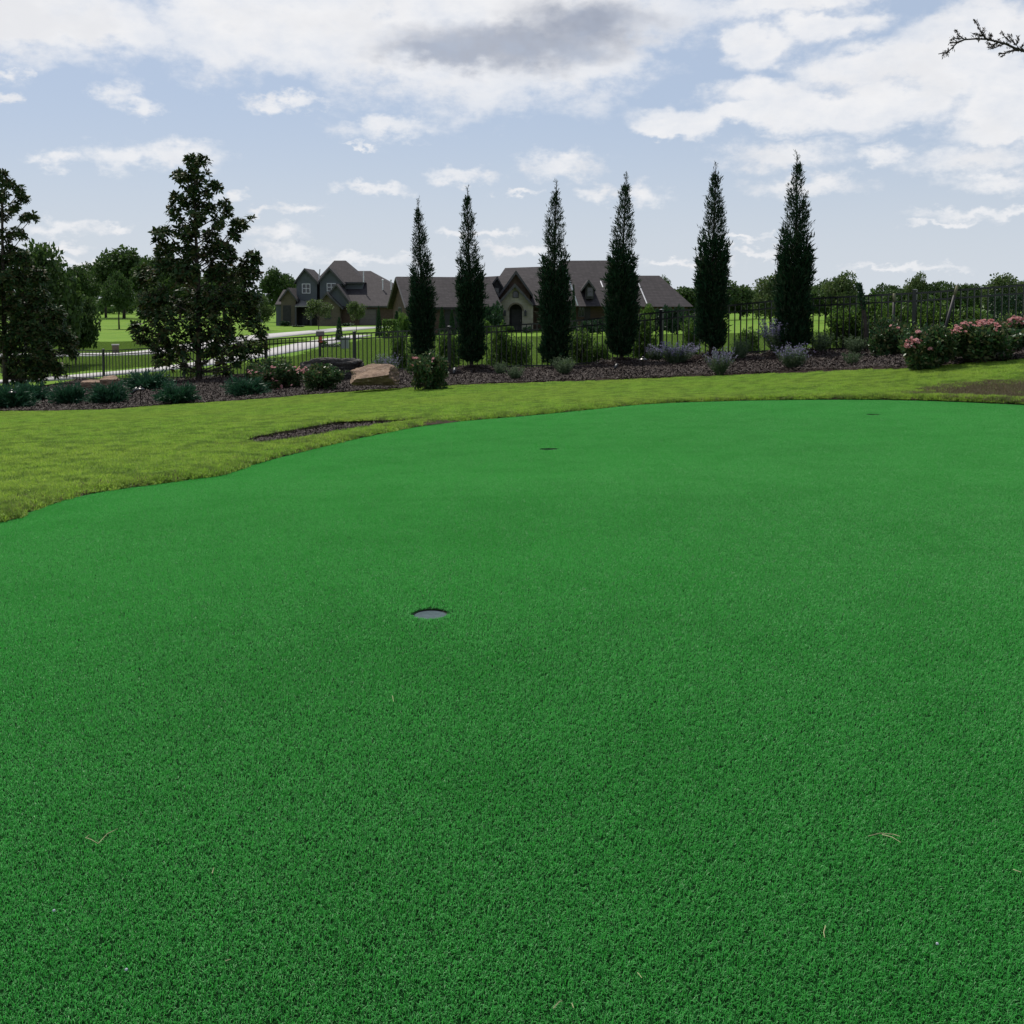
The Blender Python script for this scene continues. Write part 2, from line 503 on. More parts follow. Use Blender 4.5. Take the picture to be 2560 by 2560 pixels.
class MB:
    def __init__(self):
        self.v, self.f = [], []

    def face_set(self, vs, fs):
        b = len(self.v)
        self.v += [tuple(x) for x in vs]
        self.f += [tuple(b + i for i in f) for f in fs]

    def box(self, x0, x1, y0, y1, z0, z1):
        self.face_set([(x0, y0, z0), (x1, y0, z0), (x1, y1, z0), (x0, y1, z0), (x0, y0, z1), (x1, y0, z1), (x1, y1, z1), (x0, y1, z1)],
                      [(3, 2, 1, 0), (4, 5, 6, 7), (0, 1, 5, 4), (1, 2, 6, 5), (2, 3, 7, 6), (3, 0, 4, 7)])

    def prism(self, poly, y0, y1):
        """poly: (x,z) outline, extruded from y0 to y1"""
        n = len(poly)
        area = sum(poly[i][0] * poly[(i + 1) % n][1] - poly[(i + 1) % n][0] * poly[i][1] for i in range(n))
        if area < 0:
            poly = poly[::-1]
        vs = [(x, y0, z) for x, z in poly] + [(x, y1, z) for x, z in poly]
        fs = [tuple(range(n)), tuple(range(2 * n - 1, n - 1, -1))]
        for i in range(n):
            j = (i + 1) % n
            fs.append((j, i, n + i, n + j))
        self.face_set(vs, fs)

    def tube(self, pts, rad, seg=6, cap=True):
        pts = [Vector(p) for p in pts]
        if not hasattr(rad, '__len__'):
            rad = [rad] * len(pts)
        base = len(self.v)
        prev = None
        for i, p in enumerate(pts):
            t = (pts[min(i + 1, len(pts) - 1)] - pts[max(i - 1, 0)]).normalized()
            a = Vector((1, 0, 0)) if abs(t.x) < 0.8 else Vector((0, 1, 0))
            if prev is not None:
                a = prev
            b = t.cross(a).normalized()
            a = b.cross(t).normalized()
            prev = a
            for k in range(seg):
                w = 2 * math.pi * k / seg
                self.v.append(tuple(p + (a * math.cos(w) + b * math.sin(w)) * rad[i]))
        for i in range(len(pts) - 1):
            for k in range(seg):
                q = base + i * seg
                kk = (k + 1) % seg
                self.f.append((q + k, q + kk, q + seg + kk, q + seg + k))
        if cap:
            self.f.append(tuple(base + k for k in range(seg))[::-1])
            self.f.append(tuple(base + (len(pts) - 1) * seg + k for k in range(seg)))

    def lathe(self, prof, seg=16, cx=0, cy=0, cz=0):
        base = len(self.v)
        for r, z in prof:
            for k in range(seg):
                w = 2 * math.pi * k / seg
                self.v.append((cx + r * math.cos(w), cy + r * math.sin(w), cz + z))
        for i in range(len(prof) - 1):
            for k in range(seg):
                q = base + i * seg
                kk = (k + 1) % seg
                self.f.append((q + k, q + kk, q + seg + kk, q + seg + k))
        self.f.append(tuple(base + k for k in range(seg))[::-1])
        self.f.append(tuple(base + (len(prof) - 1) * seg + k for k in range(seg)))

    def mesh(self, name, mat, smooth=False):
        me = bpy.data.meshes.new(name)
        me.from_pydata(self.v, [], self.f)
        if smooth:
            for p_ in me.polygons:
                p_.use_smooth = True
        me.materials.append(mat)
        return me

    def build(self, name, mat, parent=None, smooth=False, loc=None):
        return obj(name, self.mesh(name, mat, smooth), parent, loc)


def unit(a):
    return a / np.maximum(1e-9, np.linalg.norm(a, axis=1, keepdims=True))


def rand_unit(n):
    return unit(rng.normal(size=(n, 3)))


def leaf_arrays(pos, axis, L, Wd, roll=None, fold=0.18, six=False):
    """pos (N,3) leaf base, axis (N,3) growth direction, L length, Wd width -> verts, tris"""
    n = len(pos)
    axis = unit(axis)
    ref = rand_unit(n) if roll is None else roll
    side = unit(np.cross(axis, ref))
    nor = np.cross(side, axis)
    L = np.broadcast_to(np.asarray(L, float).reshape(-1, 1), (n, 1))
    Wd = np.broadcast_to(np.asarray(Wd, float).reshape(-1, 1), (n, 1))
    if not six:
        v = np.stack([pos, pos + axis * L * 0.5 + side * Wd * 0.5 + nor * Wd * fold, pos + axis * L,
                      pos + axis * L * 0.5 - side * Wd * 0.5 + nor * Wd * fold], 1).reshape(-1, 3)
        b = np.arange(n)[:, None] * 4
        t = np.concatenate([b + [0, 1, 2], b + [0, 2, 3]], 1).reshape(-1, 3)
        return v, t
    v = np.stack([pos, pos + axis * L * 0.3 + side * Wd * 0.45 + nor * Wd * fold, pos + axis * L * 0.68 + side * Wd * 0.42 + nor * Wd * fold,
                  pos + axis * L - nor * L * 0.12,
                  pos + axis * L * 0.68 - side * Wd * 0.42 + nor * Wd * fold, pos + axis * L * 0.3 - side * Wd * 0.45 + nor * Wd * fold], 1).reshape(-1, 3)
    b = np.arange(n)[:, None] * 6
    t = np.concatenate([b + [0, 1, 5], b + [1, 2, 4], b + [1, 4, 5], b + [2, 3, 4]], 1).reshape(-1, 3)
    return v, t


def join_arrays(lst):
    vs, ts, b = [], [], 0
    for v, t in lst:
        vs.append(v)
        ts.append(t + b)
        b += len(v)
    return np.concatenate(vs), np.concatenate(ts)


# ------------------------------------------------------------------ terrain
CP = [(0, 0, .06), (0, 1.5, .17), (-3, 2, .10), (3, 2, .15), (0, -10, 0), (-15, -5, 0), (15, -5, .1), (10, 8, .25), (-12, 6, -.2), (20, 15, .6), (-17, 14, -.65),
      (-20, 62, -1.75), (-22, 97, -1.75), (-18, 150, -1.75), (0, 60, -1.25), (0, 104, -1.42), (15, 104, -1.35), (10, 45, -.62), (25, 60, -.7),
      (30, 110, -.9), (60, 120, -.8), (0, 200, -1.6), (-60, 200, -1.75), (60, 200, -1.0), (-60, 60, -1.75), (-40, 41, -1.8), (-32, 20, -1.3),
      (40, 30, .2), (-18, 45, -1.8), (-6, 45, -1.25), (3.2, 5, .16), (-1, 6, .13)]
for px, py, Y in [(1076, 1536, 3.3), (0, 1308, 5.6), (640, 1160, 8.0), (1080, 1062, 11.3), (1372, 1124, 8.7), (2183, 1037, 11.2), (1500, 1012, 13.6),
                  (2560, 1013, 12.2), (0, 1033, 22.0), (388, 1019, 22.5), (786, 991, 22.5), (1150, 968, 22.0), (1567, 954, 20.5), (2060, 934, 18.0),
                  (2560, 904, 15.5), (255, 956, 41.0), (780, 937, 33.3), (1123, 928, 30.2), (1440, 920, 27.6), (2040, 882, 23.2), (2300, 884, 21.4), (2560, 876, 19.6)]:
    q = at(px, py, Y)
    CP.append((q.x, q.y, q.z))
for aang in range(0, 360, 30):
    CP.append((420 * math.sin(R(aang)), 420 * math.cos(R(aang)), -1.4))
CP = np.array(CP)


def tps_k(d2):
    return 0.5 * d2 * np.log(np.maximum(d2, 1e-9))


_n = len(CP)
_d2 = ((CP[:, None, :2] - CP[None, :, :2]) ** 2).sum(2)
_K = tps_k(_d2) + np.eye(_n) * 0.6
_P = np.c_[np.ones(_n), CP[:, :2]]
_A = np.block([[_K, _P], [_P.T, np.zeros((3, 3))]])
_w = np.linalg.solve(_A, np.r_[CP[:, 2], 0, 0, 0])


def zt(x, y):
    x = np.atleast_1d(np.asarray(x, float))
    y = np.atleast_1d(np.asarray(y, float))
    sh = x.shape
    x, y = x.ravel(), y.ravel()
    out = np.empty_like(x)
    for s in range(0, len(x), 20000):
        xs, ys = x[s:s + 20000], y[s:s + 20000]
        d2 = (xs[:, None] - CP[None, :, 0]) ** 2 + (ys[:, None] - CP[None, :, 1]) ** 2
        out[s:s + 20000] = tps_k(d2) @ _w[:_n] + _w[_n] + _w[_n + 1] * xs + _w[_n + 2] * ys
    out = out + 0.04 * np.exp(-((y - 5.9 - 0.10 * x) / 1.05) ** 2) * np.exp(-((x - 0.4) / 3.2) ** 2)   # low swell across the green
    r = np.hypot(x, y)
    k_ = np.clip((r - 240) / 120, 0, 1)
    out = out * (1 - k_) + (-1.4) * k_
    return out.reshape(sh)


def z1(x, y):
    return float(zt(x, y)[0])


def hit(px, py, dz=0.0):
    """where the line of sight meets the ground"""
    d = pdir(px, py)
    ks = np.geomspace(1.0, 400, 4000)
    zz = zt(d.x * ks, d.y * ks) + dz
    below = np.nonzero(CAMZ + d.z * ks <= zz)[0]
    k_ = ks[below[0]] if len(below) else 400.0
    return Vector((d.x * k_, d.y * k_, CAMZ + d.z * k_))


def spline(pts, n):
    """Catmull-Rom through 2D points"""
    P = [np.array(p_, float) for p_ in pts]
    P = [2 * P[0] - P[1]] + P + [2 * P[-1] - P[-2]]
    out = []
    for i in range(1, len(P) - 2):
        for j in range(n):
            t = j / n
            a, b, c, d = P[i - 1], P[i], P[i + 1], P[i + 2]
            out.append(0.5 * ((2 * b) + (-a + c) * t + (2 * a - 5 * b + 4 * c - d) * t * t + (-a + 3 * b - 3 * c + d) * t ** 3))
    out.append(P[-2])
    return np.array(out)


def inside(poly, x, y):
    poly = np.asarray(poly)
    x = np.asarray(x)
    y = np.asarray(y)
    c = np.zeros(x.shape, bool)
    n = len(poly)
    for i in range(n):
        x0, y0 = poly[i]
        x1_, y1_ = poly[(i + 1) % n]
        if y0 == y1_:
            continue
        cond = ((y0 > y) != (y1_ > y)) & (x < (x1_ - x0) * (y - y0) / (y1_ - y0) + x0)
        c ^= cond
    return c


def sdist(poly, x, y):
    """distance to outline, negative inside"""
    poly = np.asarray(poly)
    x = np.asarray(x, float)
    y = np.asarray(y, float)
    best = np.full(x.shape, 1e9)
    n = len(poly)
    for i in range(n):
        a = poly[i]
        b = poly[(i + 1) % n]
        ab = b - a
        l2 = max(1e-12, ab @ ab)
        t = np.clip(((x - a[0]) * ab[0] + (y - a[1]) * ab[1]) / l2, 0, 1)
        best = np.minimum(best, (x - a[0] - t * ab[0]) ** 2 + (y - a[1] - t * ab[1]) ** 2)
    d = np.sqrt(best)
    return np.where(inside(poly, x, y), -d, d)


S = 1.325
green_edge_px = [(0, 987), (50, 968), (160, 935), (330, 910), (420, 897), (480, 877), (600, 846), (700, 823), (830, 800), (1000, 785), (1110, 774),
                 (1230, 763), (1400, 757), (1600, 755), (1750, 757), (1932, 765)]
ge = [hit(x * S, y * S) for x, y in green_edge_px]
ge = [(q.x, q.y) for q in ge]
gl = ge[0]
gr = ge[-1]
ge = [(-3.3, -4.0), (-4.3, 0.5), (-3.9, 3.2), (gl[0] - 0.45, gl[1] - 0.75)] + ge + [(gr[0] + 1.2, gr[1] - 1.2), (7.2, 8.4), (5.6, 5.2), (3.6, 2.6), (3.0, -1), (2.6, -4.0)]
GREEN = spline(ge, 8)

bed_px = [(-420, 1046), (-150, 1040), (0, 1033), (259, 1029), (388, 1019), (500, 1012), (668, 1001), (786, 991), (988, 976), (1150, 968), (1360, 960), (1567, 954),
          (1760, 945), (2060, 934), (2267, 927), (2448, 912), (2560, 904), (2720, 893)]
be = [hit(x, y) for x, y in bed_px]
be = [(q.x, q.y) for q in be]
FA, FB = 28.07, -0.813             # fence line in plan: Y = FA + FB*X


def fence_xy(px, off_=0.0):
    """point of the fence line seen in image column px (off_ metres towards the house side)"""
    kx = (px - 1280) / FPX * 0.998
    X = kx * (FA + off_) / (1 - FB * kx)
    return X, FA + off_ + FB * X


front = spline(be, 6)
xs_ = np.linspace(front[-1][0] + 1.5, front[0][0] - 4.0, 60)
back = np.c_[xs_, FA + 0.45 + FB * xs_ + 0.15 * np.sin(xs_ * 1.7)]
BED = np.concatenate([front, back])
mp_l = [(604, 1109), (635, 1097), (702, 1084), (786, 1070), (836, 1060), (920, 1056), (985, 1055), (1078, 1053), (1030, 1060), (960, 1068), (870, 1082), (769, 1101), (700, 1112), (648, 1117)]
PATCH = np.array([(q.x, q.y) for q in (hit(x, y) for x, y in mp_l)])
mp_r = [(2330, 992), (2368, 982), (2409, 972), (2500, 965), (2580, 963), (2640, 985), (2620, 1014), (2552, 1009), (2448, 1001), (2380, 998)]
PATCH_R = np.array([(q.x, q.y) for q in (hit(x, y) for x, y in mp_r)])
CUPS = [hit(1076, 1536), hit(1372, 1124), hit(2183, 1037)]
STEP = 0.03


def lawn_z(x, y):
    return zt(x, y) + STEP


# mounds of mulch at the feet of the columnar junipers
CONIF_PX = [(1056, 497, 0.315, 0.0), (1177, 468, 0.32, 1), (1386, 450, 0.345, 0.3), (1553, 433, 0.335, 1), (1780, 408, 0.325, 1), (1988, 381, 0.355, 0.8)]
CONIF = [fence_xy(p_[0], -1.15) for p_ in CONIF_PX]


def bed_z(x, y):
    x = np.atleast_1d(np.asarray(x, float))
    y = np.atleast_1d(np.asarray(y, float))
    z = zt(x, y) + 0.06
    for (cx, cy), (_, _, _, h) in zip(CONIF, CONIF_PX):
        z = z + 0.17 * h * np.exp(-((x - cx) ** 2 + (y - cy) ** 2) / 0.55 ** 2)
    return z


def bz(x, y):
    return float(bed_z(x, y)[0])


def axis_pts(lo, a, b, hi, step, grow=1.25):
    mid = list(np.arange(a, b, step))
    left, s, v = [], step, a
    while v > lo:
        s *= grow
        v -= s
        left.append(v)
    right, s, v = [], step, mid[-1]
    while v < hi:
        s *= grow
        v += s
        right.append(v)
    return np.array(left[::-1] + mid + right)


gx = axis_pts(-2500, -24, 15, 2500, 0.16)
gy = axis_pts(-60, 0.5, 46, 4000, 0.16)
GX, GY = np.meshgrid(gx, gy)
fx, fy = GX.ravel(), GY.ravel()
fz = zt(fx, fy)
near = (np.abs(fx) < 40) & (fy > -10) & (fy < 60)
lift = np.full(fx.shape, STEP)
nx, ny = fx[near], fy[near]
ln_ = np.full(nx.shape, STEP)
sg = sdist(GREEN, nx, ny)
ln_ = np.minimum(ln_, np.interp(sg, [0.06, 0.30], [-0.09, STEP]))
sb = sdist(BED, nx, ny)
ln_ = np.minimum(ln_, np.interp(sb, [-0.25, 0.02], [-0.12, STEP]))
sp = sdist(PATCH, nx, ny)
ln_ = np.minimum(ln_, np.interp(sp, [0.06, 0.30], [-0.12, STEP]))
lift[near] = ln_
fz = fz + lift
ni, nj = GX.shape
idx = np.arange(ni * nj).reshape(ni, nj)
quads = np.stack([idx[:-1, :-1], idx[:-1, 1:], idx[1:, 1:], idx[1:, :-1]], -1).reshape(-1, 4)
tag(obj('ground', mesh_np('ground', np.c_[fx, fy, fz], quads, M['ground'], True)), kind='structure')


def cdt_sheet(name, outline, step, zfun, mat, holes=(), kind='structure', smooth=True):
    outline = np.asarray(outline)
    # drop points that are too close
    keep = [outline[0]]
    for q_ in outline[1:]:
        if np.hypot(*(q_ - keep[-1])) > 0.02:
            keep.append(q_)
    outline = np.array(keep)
    pts = [Vector((a, b)) for a, b in outline]
    ed = [(i, (i + 1) % len(pts)) for i in range(len(pts))]
    for (cx, cy, r) in holes:
        b0 = len(pts)
        for k_ in range(28):
            w_ = 2 * math.pi * k_ / 28
            pts.append(Vector((cx + r * math.cos(w_), cy + r * math.sin(w_))))
        ed += [(b0 + k_, b0 + (k_ + 1) % 28) for k_ in range(28)]
    mn, mx_ = outline.min(0), outline.max(0)
    X_, Y_ = np.meshgrid(np.arange(mn[0], mx_[0], step), np.arange(mn[1], mx_[1], step))
    X_ = (X_ + rng.uniform(-.2, .2, X_.shape) * step).ravel()
    Y_ = (Y_ + rng.uniform(-.2, .2, Y_.shape) * step).ravel()
    sd = sdist(outline, X_, Y_)
    ok = sd < -step * 0.3
    for (cx, cy, r) in holes:
        ok &= np.hypot(X_ - cx, Y_ - cy) > r * 1.3
    pts += [Vector((a, b)) for a, b in zip(X_[ok], Y_[ok])]
    res = delaunay_2d_cdt(pts, ed, [], 0, 1e-5)
    vv = np.array([(q_.x, q_.y) for q_ in res[0]])
    tt = np.array([f_ for f_ in res[2] if len(f_) == 3])
    cen = vv[tt].mean(1)
    ok = inside(outline, cen[:, 0], cen[:, 1])
    for (cx, cy, r) in holes:
        ok &= np.hypot(cen[:, 0] - cx, cen[:, 1] - cy) > r * 0.985
    tt = tt[ok]
    o = obj(name, mesh_np(name, np.c_[vv, zfun(vv[:, 0], vv[:, 1])], tt, mat, smooth))
    tag(o, kind=kind)
    return o


CUP_R = 0.054
cdt_sheet('putting_green', GREEN, 0.22, lambda x, y: zt(x, y), M['turf_base'], [(c.x, c.y, CUP_R) for c in CUPS])


def bed_sheet_z(x, y):
    sd = sdist(BED, x, y)
    z = bed_z(x, y) + rng.uniform(-.014, .014, len(x))
    return z - np.interp(sd, [-0.25, 0], [0, 0.07])


cdt_sheet('mulch_bed', BED, 0.22, bed_sheet_z, M['mulch'])


def patch_z(x, y):
    return zt(x, y) - 0.02 + rng.uniform(-.01, .01, len(x))


cdt_sheet('mulch_patch', PATCH, 0.1, patch_z, M['mulch'])
PATCH_S = spline(np.r_[PATCH, PATCH[:1]], 5)

# cut soil edges: between the artificial turf and the lawn, and round the mulch-filled hollow
def edge_ribbon(name, gs, prof, hr=None):
    tg = np.gradient(gs, axis=0)
    tg = tg / np.maximum(1e-6, np.linalg.norm(tg, axis=1, keepdims=True))
    nr = np.c_[-tg[:, 1], tg[:, 0]]
    n_in = inside(gs, gs[:, 0] + nr[:, 0] * .03, gs[:, 1] + nr[:, 1] * .03).mean()
    if n_in > .5:
        nr = -nr
    rows = []
    for o_, h_ in prof:
        q_ = gs + nr * o_
        hh = h_ * (hr if hr is not None and 0 < o_ < 0.3 else 1)
        rows.append(np.c_[q_, zt(q_[:, 0], q_[:, 1]) + hh + (rng.uniform(-.006, .006, len(q_)) if o_ > 0.01 else 0)])
    rv = np.stack(rows)
    a_, b_ = rv.shape[:2]
    ii = np.arange(a_ * b_).reshape(a_, b_)
    tag(obj(name, mesh_np(name, rv.reshape(-1, 3), np.stack([ii[:-1, :-1], ii[1:, :-1], ii[1:, 1:], ii[:-1, 1:]], -1).reshape(-1, 4), M['soil'], True)), kind='structure')
    return nr


def edge_gain(x):
    return 1.0 + 0.7 * np.clip((x - 1.5) / 4, 0, 1)


def edge_h(x, y):
    sd = sdist(GREEN, x, y)
    return np.where(sd < .42, np.interp(sd, [0.02, 0.05, 0.14, 0.22, 0.32], [0.012, 0.024, 0.035, 0.034, 0.0]) * edge_gain(x), 0)


gs = GREEN
nrm = edge_ribbon('soil_edge', gs, [(-0.03, -0.05), (0.004, -0.006), (0.02, 0.012), (0.05, 0.024), (0.14, 0.035), (0.30, 0.033), (0.42, 0.012)],
                  edge_gain(gs[:, 0]))
edge_ribbon('soil_edge', PATCH_S, [(-0.02, -0.06), (0.0, -0.02), (0.015, 0.01), (0.05, 0.028), (0.15, 0.036), (0.30, 0.033), (0.40, 0.012)])

# ------------------------------------------------------------------ scattered ground cover
def scatter(name, pts, rot, scl, protos, pick):
    """instances of a few small clumps on many points: one 'stuff' object"""
    me = bpy.data.meshes.new(name)
    n = len(pts)
    me.vertices.add(n)
    me.vertices.foreach_set('co', np.asarray(pts, np.float32).ravel())
    a = me.attributes.new('rot', 'FLOAT_VECTOR', 'POINT')
    a.data.foreach_set('vector', np.asarray(rot, np.float32).ravel())
    a = me.attributes.new('scl', 'FLOAT', 'POINT')
    a.data.foreach_set('value', np.asarray(scl, np.float32))
    a = me.attributes.new('pick', 'INT', 'POINT')
    a.data.foreach_set('value', np.asarray(pick, np.int32))
    me.update()
    o = obj(name, me)
    tag(o, kind='stuff')
    ng = bpy.data.node_groups.new(name, 'GeometryNodeTree')
    ng.interface.new_socket('Geometry', in_out='INPUT', socket_type='NodeSocketGeometry')
    ng.interface.new_socket('Geometry', in_out='OUTPUT', socket_type='NodeSocketGeometry')
    gi = ng.nodes.new('NodeGroupInput')
    go = ng.nodes.new('NodeGroupOutput')
    jn = ng.nodes.new('GeometryNodeJoinGeometry')
    na = ng.nodes.new('GeometryNodeInputNamedAttribute')
    na.data_type = 'FLOAT_VECTOR'
    na.inputs['Name'].default_value = 'rot'
    ns = ng.nodes.new('GeometryNodeInputNamedAttribute')
    ns.data_type = 'FLOAT'
    ns.inputs['Name'].default_value = 'scl'
    npk = ng.nodes.new('GeometryNodeInputNamedAttribute')
    npk.data_type = 'INT'
    npk.inputs['Name'].default_value = 'pick'
    for i, pr in enumerate(protos):
        oi = ng.nodes.new('GeometryNodeObjectInfo')
        oi.inputs['Object'].default_value = pr
        oi.inputs['As Instance'].default_value = True
        ip = ng.nodes.new('GeometryNodeInstanceOnPoints')
        cmpn = ng.nodes.new('FunctionNodeCompare')
        cmpn.data_type = 'INT'
        cmpn.operation = 'EQUAL'
        cmpn.inputs[3].default_value = i
        ng.links.new(npk.outputs['Attribute'], cmpn.inputs[2])
        ng.links.new(gi.outputs[0], ip.inputs['Points'])
        ng.links.new(cmpn.outputs[0], ip.inputs['Selection'])
        ng.links.new(oi.outputs['Geometry'], ip.inputs['Instance'])
        ng.links.new(na.outputs['Attribute'], ip.inputs['Rotation'])
        ng.links.new(ns.outputs['Attribute'], ip.inputs['Scale'])
        ng.links.new(ip.outputs[0], jn.inputs[0])
    ng.links.new(jn.outputs[0], go.inputs[0])
    md = o.modifiers.new('scatter', 'NODES')
    md.node_group = ng
    return o


def blade_patch(name, size, n, L, Wd, lean, mat, curl=0.5, lvar=0.4, pile=None):
    """a small tuft field of bent blades"""
    xy = rng.uniform(-size / 2, size / 2, (n, 2))
    base = np.c_[xy, np.zeros(n)]
    ang = rng.uniform(0, 2 * np.pi, n) if pile is None else rng.vonmises(pile[0], pile[1], n)
    le = L * (1 + rng.uniform(-lvar, lvar, n))
    tilt = np.abs(rng.normal(0, lean, n))
    d = np.c_[np.cos(ang), np.sin(ang), np.zeros(n)]
    up = np.array([[0, 0, 1.0]])
    a1 = unit(up * np.cos(tilt)[:, None] + d * np.sin(tilt)[:, None])
    t2 = tilt + curl * rng.uniform(0.5, 1.5, n)
    a2 = unit(up * np.cos(t2)[:, None] + d * np.sin(t2)[:, None])
    sa = ang + rng.uniform(-.9, .9, n) + np.pi / 2
    side = np.c_[np.cos(sa), np.sin(sa), np.zeros(n)] * (Wd / 2)
    m1 = base + a1 * (le * 0.55)[:, None]
    tip = m1 + a2 * (le * 0.45)[:, None]
    v = np.stack([base - side, base + side, m1 + side * .8, m1 - side * .8, tip], 1).reshape(-1, 3)
    b = np.arange(n)[:, None] * 5
    t = np.concatenate([b + [0, 1, 2], b + [0, 2, 3], b + [3, 2, 4]], 1).reshape(-1, 3)
    return bpy.data.objects.new(name, mesh_np(name, v, t, mat))


def grid_points(x0, x1, y0, y1, step, jit=.5):
    X_, Y_ = np.meshgrid(np.arange(x0, x1, step), np.arange(y0, y1, step))
    X_ = X_ + rng.uniform(-jit, jit, X_.shape) * step
    Y_ = Y_ + rng.uniform(-jit, jit, Y_.shape) * step
    return X_.ravel(), Y_.ravel()


def in_frame(x, y, margin=0.6):
    return (np.abs(x) < y * 0.5 + margin)


def slope_rot(x, y, z_fun, extra=0.0):
    n = len(x)
    e = 0.1
    gx_ = (z_fun(x + e, y) - z_fun(x - e, y)) / (2 * e)
    gy_ = (z_fun(x, y + e) - z_fun(x, y - e)) / (2 * e)
    return np.c_[np.arctan(gy_), -np.arctan(gx_), np.zeros(n)]


# artificial turf fibres: one even density everywhere, in square clumps of three sizes so that rim and cups are filled exactly
TURF = dict(L=0.0128, Wd=0.00125, lean=0.42, mat=M['turf'], curl=1.0, pile=(-0.9, 0.8))
TD = 112000
C0 = 0.288
tp = [blade_patch('turf_clump', C0, int(TD * C0 ** 2), **TURF) for _ in range(8)]
tp += [blade_patch('turf_clump', C0 / 4, int(TD * (C0 / 4) ** 2), **TURF) for _ in range(6)]
tp += [blade_patch('turf_clump', C0 / 16, int(TD * (C0 / 16) ** 2), **TURF) for _ in range(6)]


def cup_dist(x, y):
    # the two worn cups keep a wider clear ring
    return np.min([np.hypot(x - c.x, y - c.y) - (0 if i == 0 else .014) for i, c in enumerate(CUPS)], axis=0)


def cells(x, y, step):
    o_ = (np.arange(4) - 1.5) * step / 4
    X_ = (x[:, None, None] + o_[None, :, None] + 0 * o_[None, None, :]).ravel()
    Y_ = (y[:, None, None] + o_[None, None, :] + 0 * o_[None, :, None]).ravel()
    return X_, Y_


def level(x, y, s):
    sd, cd = sdist(GREEN, x, y), cup_dist(x, y)
    full = (sd < -s * .71 - .004) & (cd > s * .71 + CUP_R + .004)
    part = ~full & (sd < s * .71)
    return full, part


x, y = grid_points(-8, 10.5, 0.6, 15.8, C0, 0)
ok = in_frame(x, y, 0.6)
x, y = x[ok], y[ok]
f_, p_ = level(x, y, C0)
xb_, yb_ = x[f_], y[f_]
x1_, y1_ = cells(x[p_], y[p_], C0)
f_, p_ = level(x1_, y1_, C0 / 4)
xm_, ym_ = x1_[f_], y1_[f_]
x2_, y2_ = cells(x1_[p_], y1_[p_], C0 / 4)
f_, p_ = level(x2_, y2_, C0 / 16)
xt_, yt_ = x2_[f_], y2_[f_]
x, y = np.r_[xb_, xm_, xt_], np.r_[yb_, ym_, yt_]
sr_ = slope_rot(x, y, zt)
spin = np.zeros(len(x))
# tilt each clump with the ground after spinning it about its own axis
eul = np.array([(Matrix.Rotation(b_, 3, 'Y') @ Matrix.Rotation(a_, 3, 'X') @ Matrix.Rotation(s_, 3, 'Z')).to_euler('XYZ')[:] for a_, b_, s_ in zip(sr_[:, 0], sr_[:, 1], spin)])
pick = np.r_[rng.integers(0, 8, len(xb_)), rng.integers(8, 14, len(xm_)), rng.integers(14, 20, len(xt_))]
scatter('turf_fibres', np.c_[x, y, zt(x, y) - 0.0012], eul, np.ones(len(x)), tp, pick)
# cut fibres standing right at the rim of each cup
tr_ = [blade_patch('turf_tuft', 0.009, 7, **TURF) for _ in range(5)]
an = rng.uniform(0, 2 * np.pi, 150)
rr_ = rng.uniform(CUP_R + .006, CUP_R + .022, 150)
tx_ = CUPS[0].x + np.cos(an) * rr_
ty_ = CUPS[0].y + np.sin(an) * rr_
rot = np.zeros((len(tx_), 3))
rot[:, 2] = rng.uniform(0, 6.28, len(tx_))
scatter('cup_rim_fibres', np.c_[tx_, ty_, zt(tx_, ty_) - 0.0012], rot, rng.uniform(.85, 1.05, len(tx_)), tr_, rng.integers(0, 5, len(tx_)))

# lawn
lp = [blade_patch('lawn_clump', 0.50, 5200, 0.024, 0.0042, 0.62, M['lawn'], 0.8, 0.6) for _ in range(5)]
lp += [blade_patch('lawn_clump', 0.20, 640, 0.024, 0.0042, 0.62, M['lawn'], 0.8, 0.6) for _ in range(4)]


def lawn_clear(x, y):
    return np.minimum.reduce([sdist(GREEN, x, y) - .09, sdist(BED, x, y) - .07, sdist(PATCH, x, y) - .09, sdist(PATCH_R, x, y) + .12])


x, y = grid_points(-20, 14, 4.0, 30, 0.47, .02)
ok = in_frame(x, y, 1.2) & (lawn_clear(x, y) > 0.36) & (y < FA + FB * x)
xb_, yb_ = x[ok], y[ok]
x, y = grid_points(-20, 14, 4.0, 30, 0.15)
lc = lawn_clear(x, y)
ok = in_frame(x, y, 1.2) & (lc > 0.02) & (lc < 0.72) & (y < FA + FB * x)
xs2, ys2 = x[ok], y[ok]
x, y = np.r_[xb_, xs2], np.r_[yb_, ys2]
rot = np.zeros((len(x), 3))
sr_ = slope_rot(x, y, zt)
rot[:, 2] = np.r_[rng.integers(0, 4, len(xb_)) * np.pi / 2 + rng.uniform(-.06, .06, len(xb_)), rng.uniform(0, 6.28, len(xs2))]
rot = np.array([(Matrix.Rotation(b_, 3, 'Y') @ Matrix.Rotation(a_, 3, 'X') @ Matrix.Rotation(s_, 3, 'Z')).to_euler('XYZ')[:] for a_, b_, s_ in zip(sr_[:, 0], sr_[:, 1], rot[:, 2])])
scatter('lawn_grass', np.c_[x, y, zt(x, y) + np.maximum(STEP, edge_h(x, y)) - 0.002], rot, np.r_[rng.uniform(1.0, 1.06, len(xb_)), rng.uniform(.7, 1.2, len(xs2))], lp,
        np.r_[rng.integers(0, 5, len(xb_)), rng.integers(5, 9, len(xs2))])
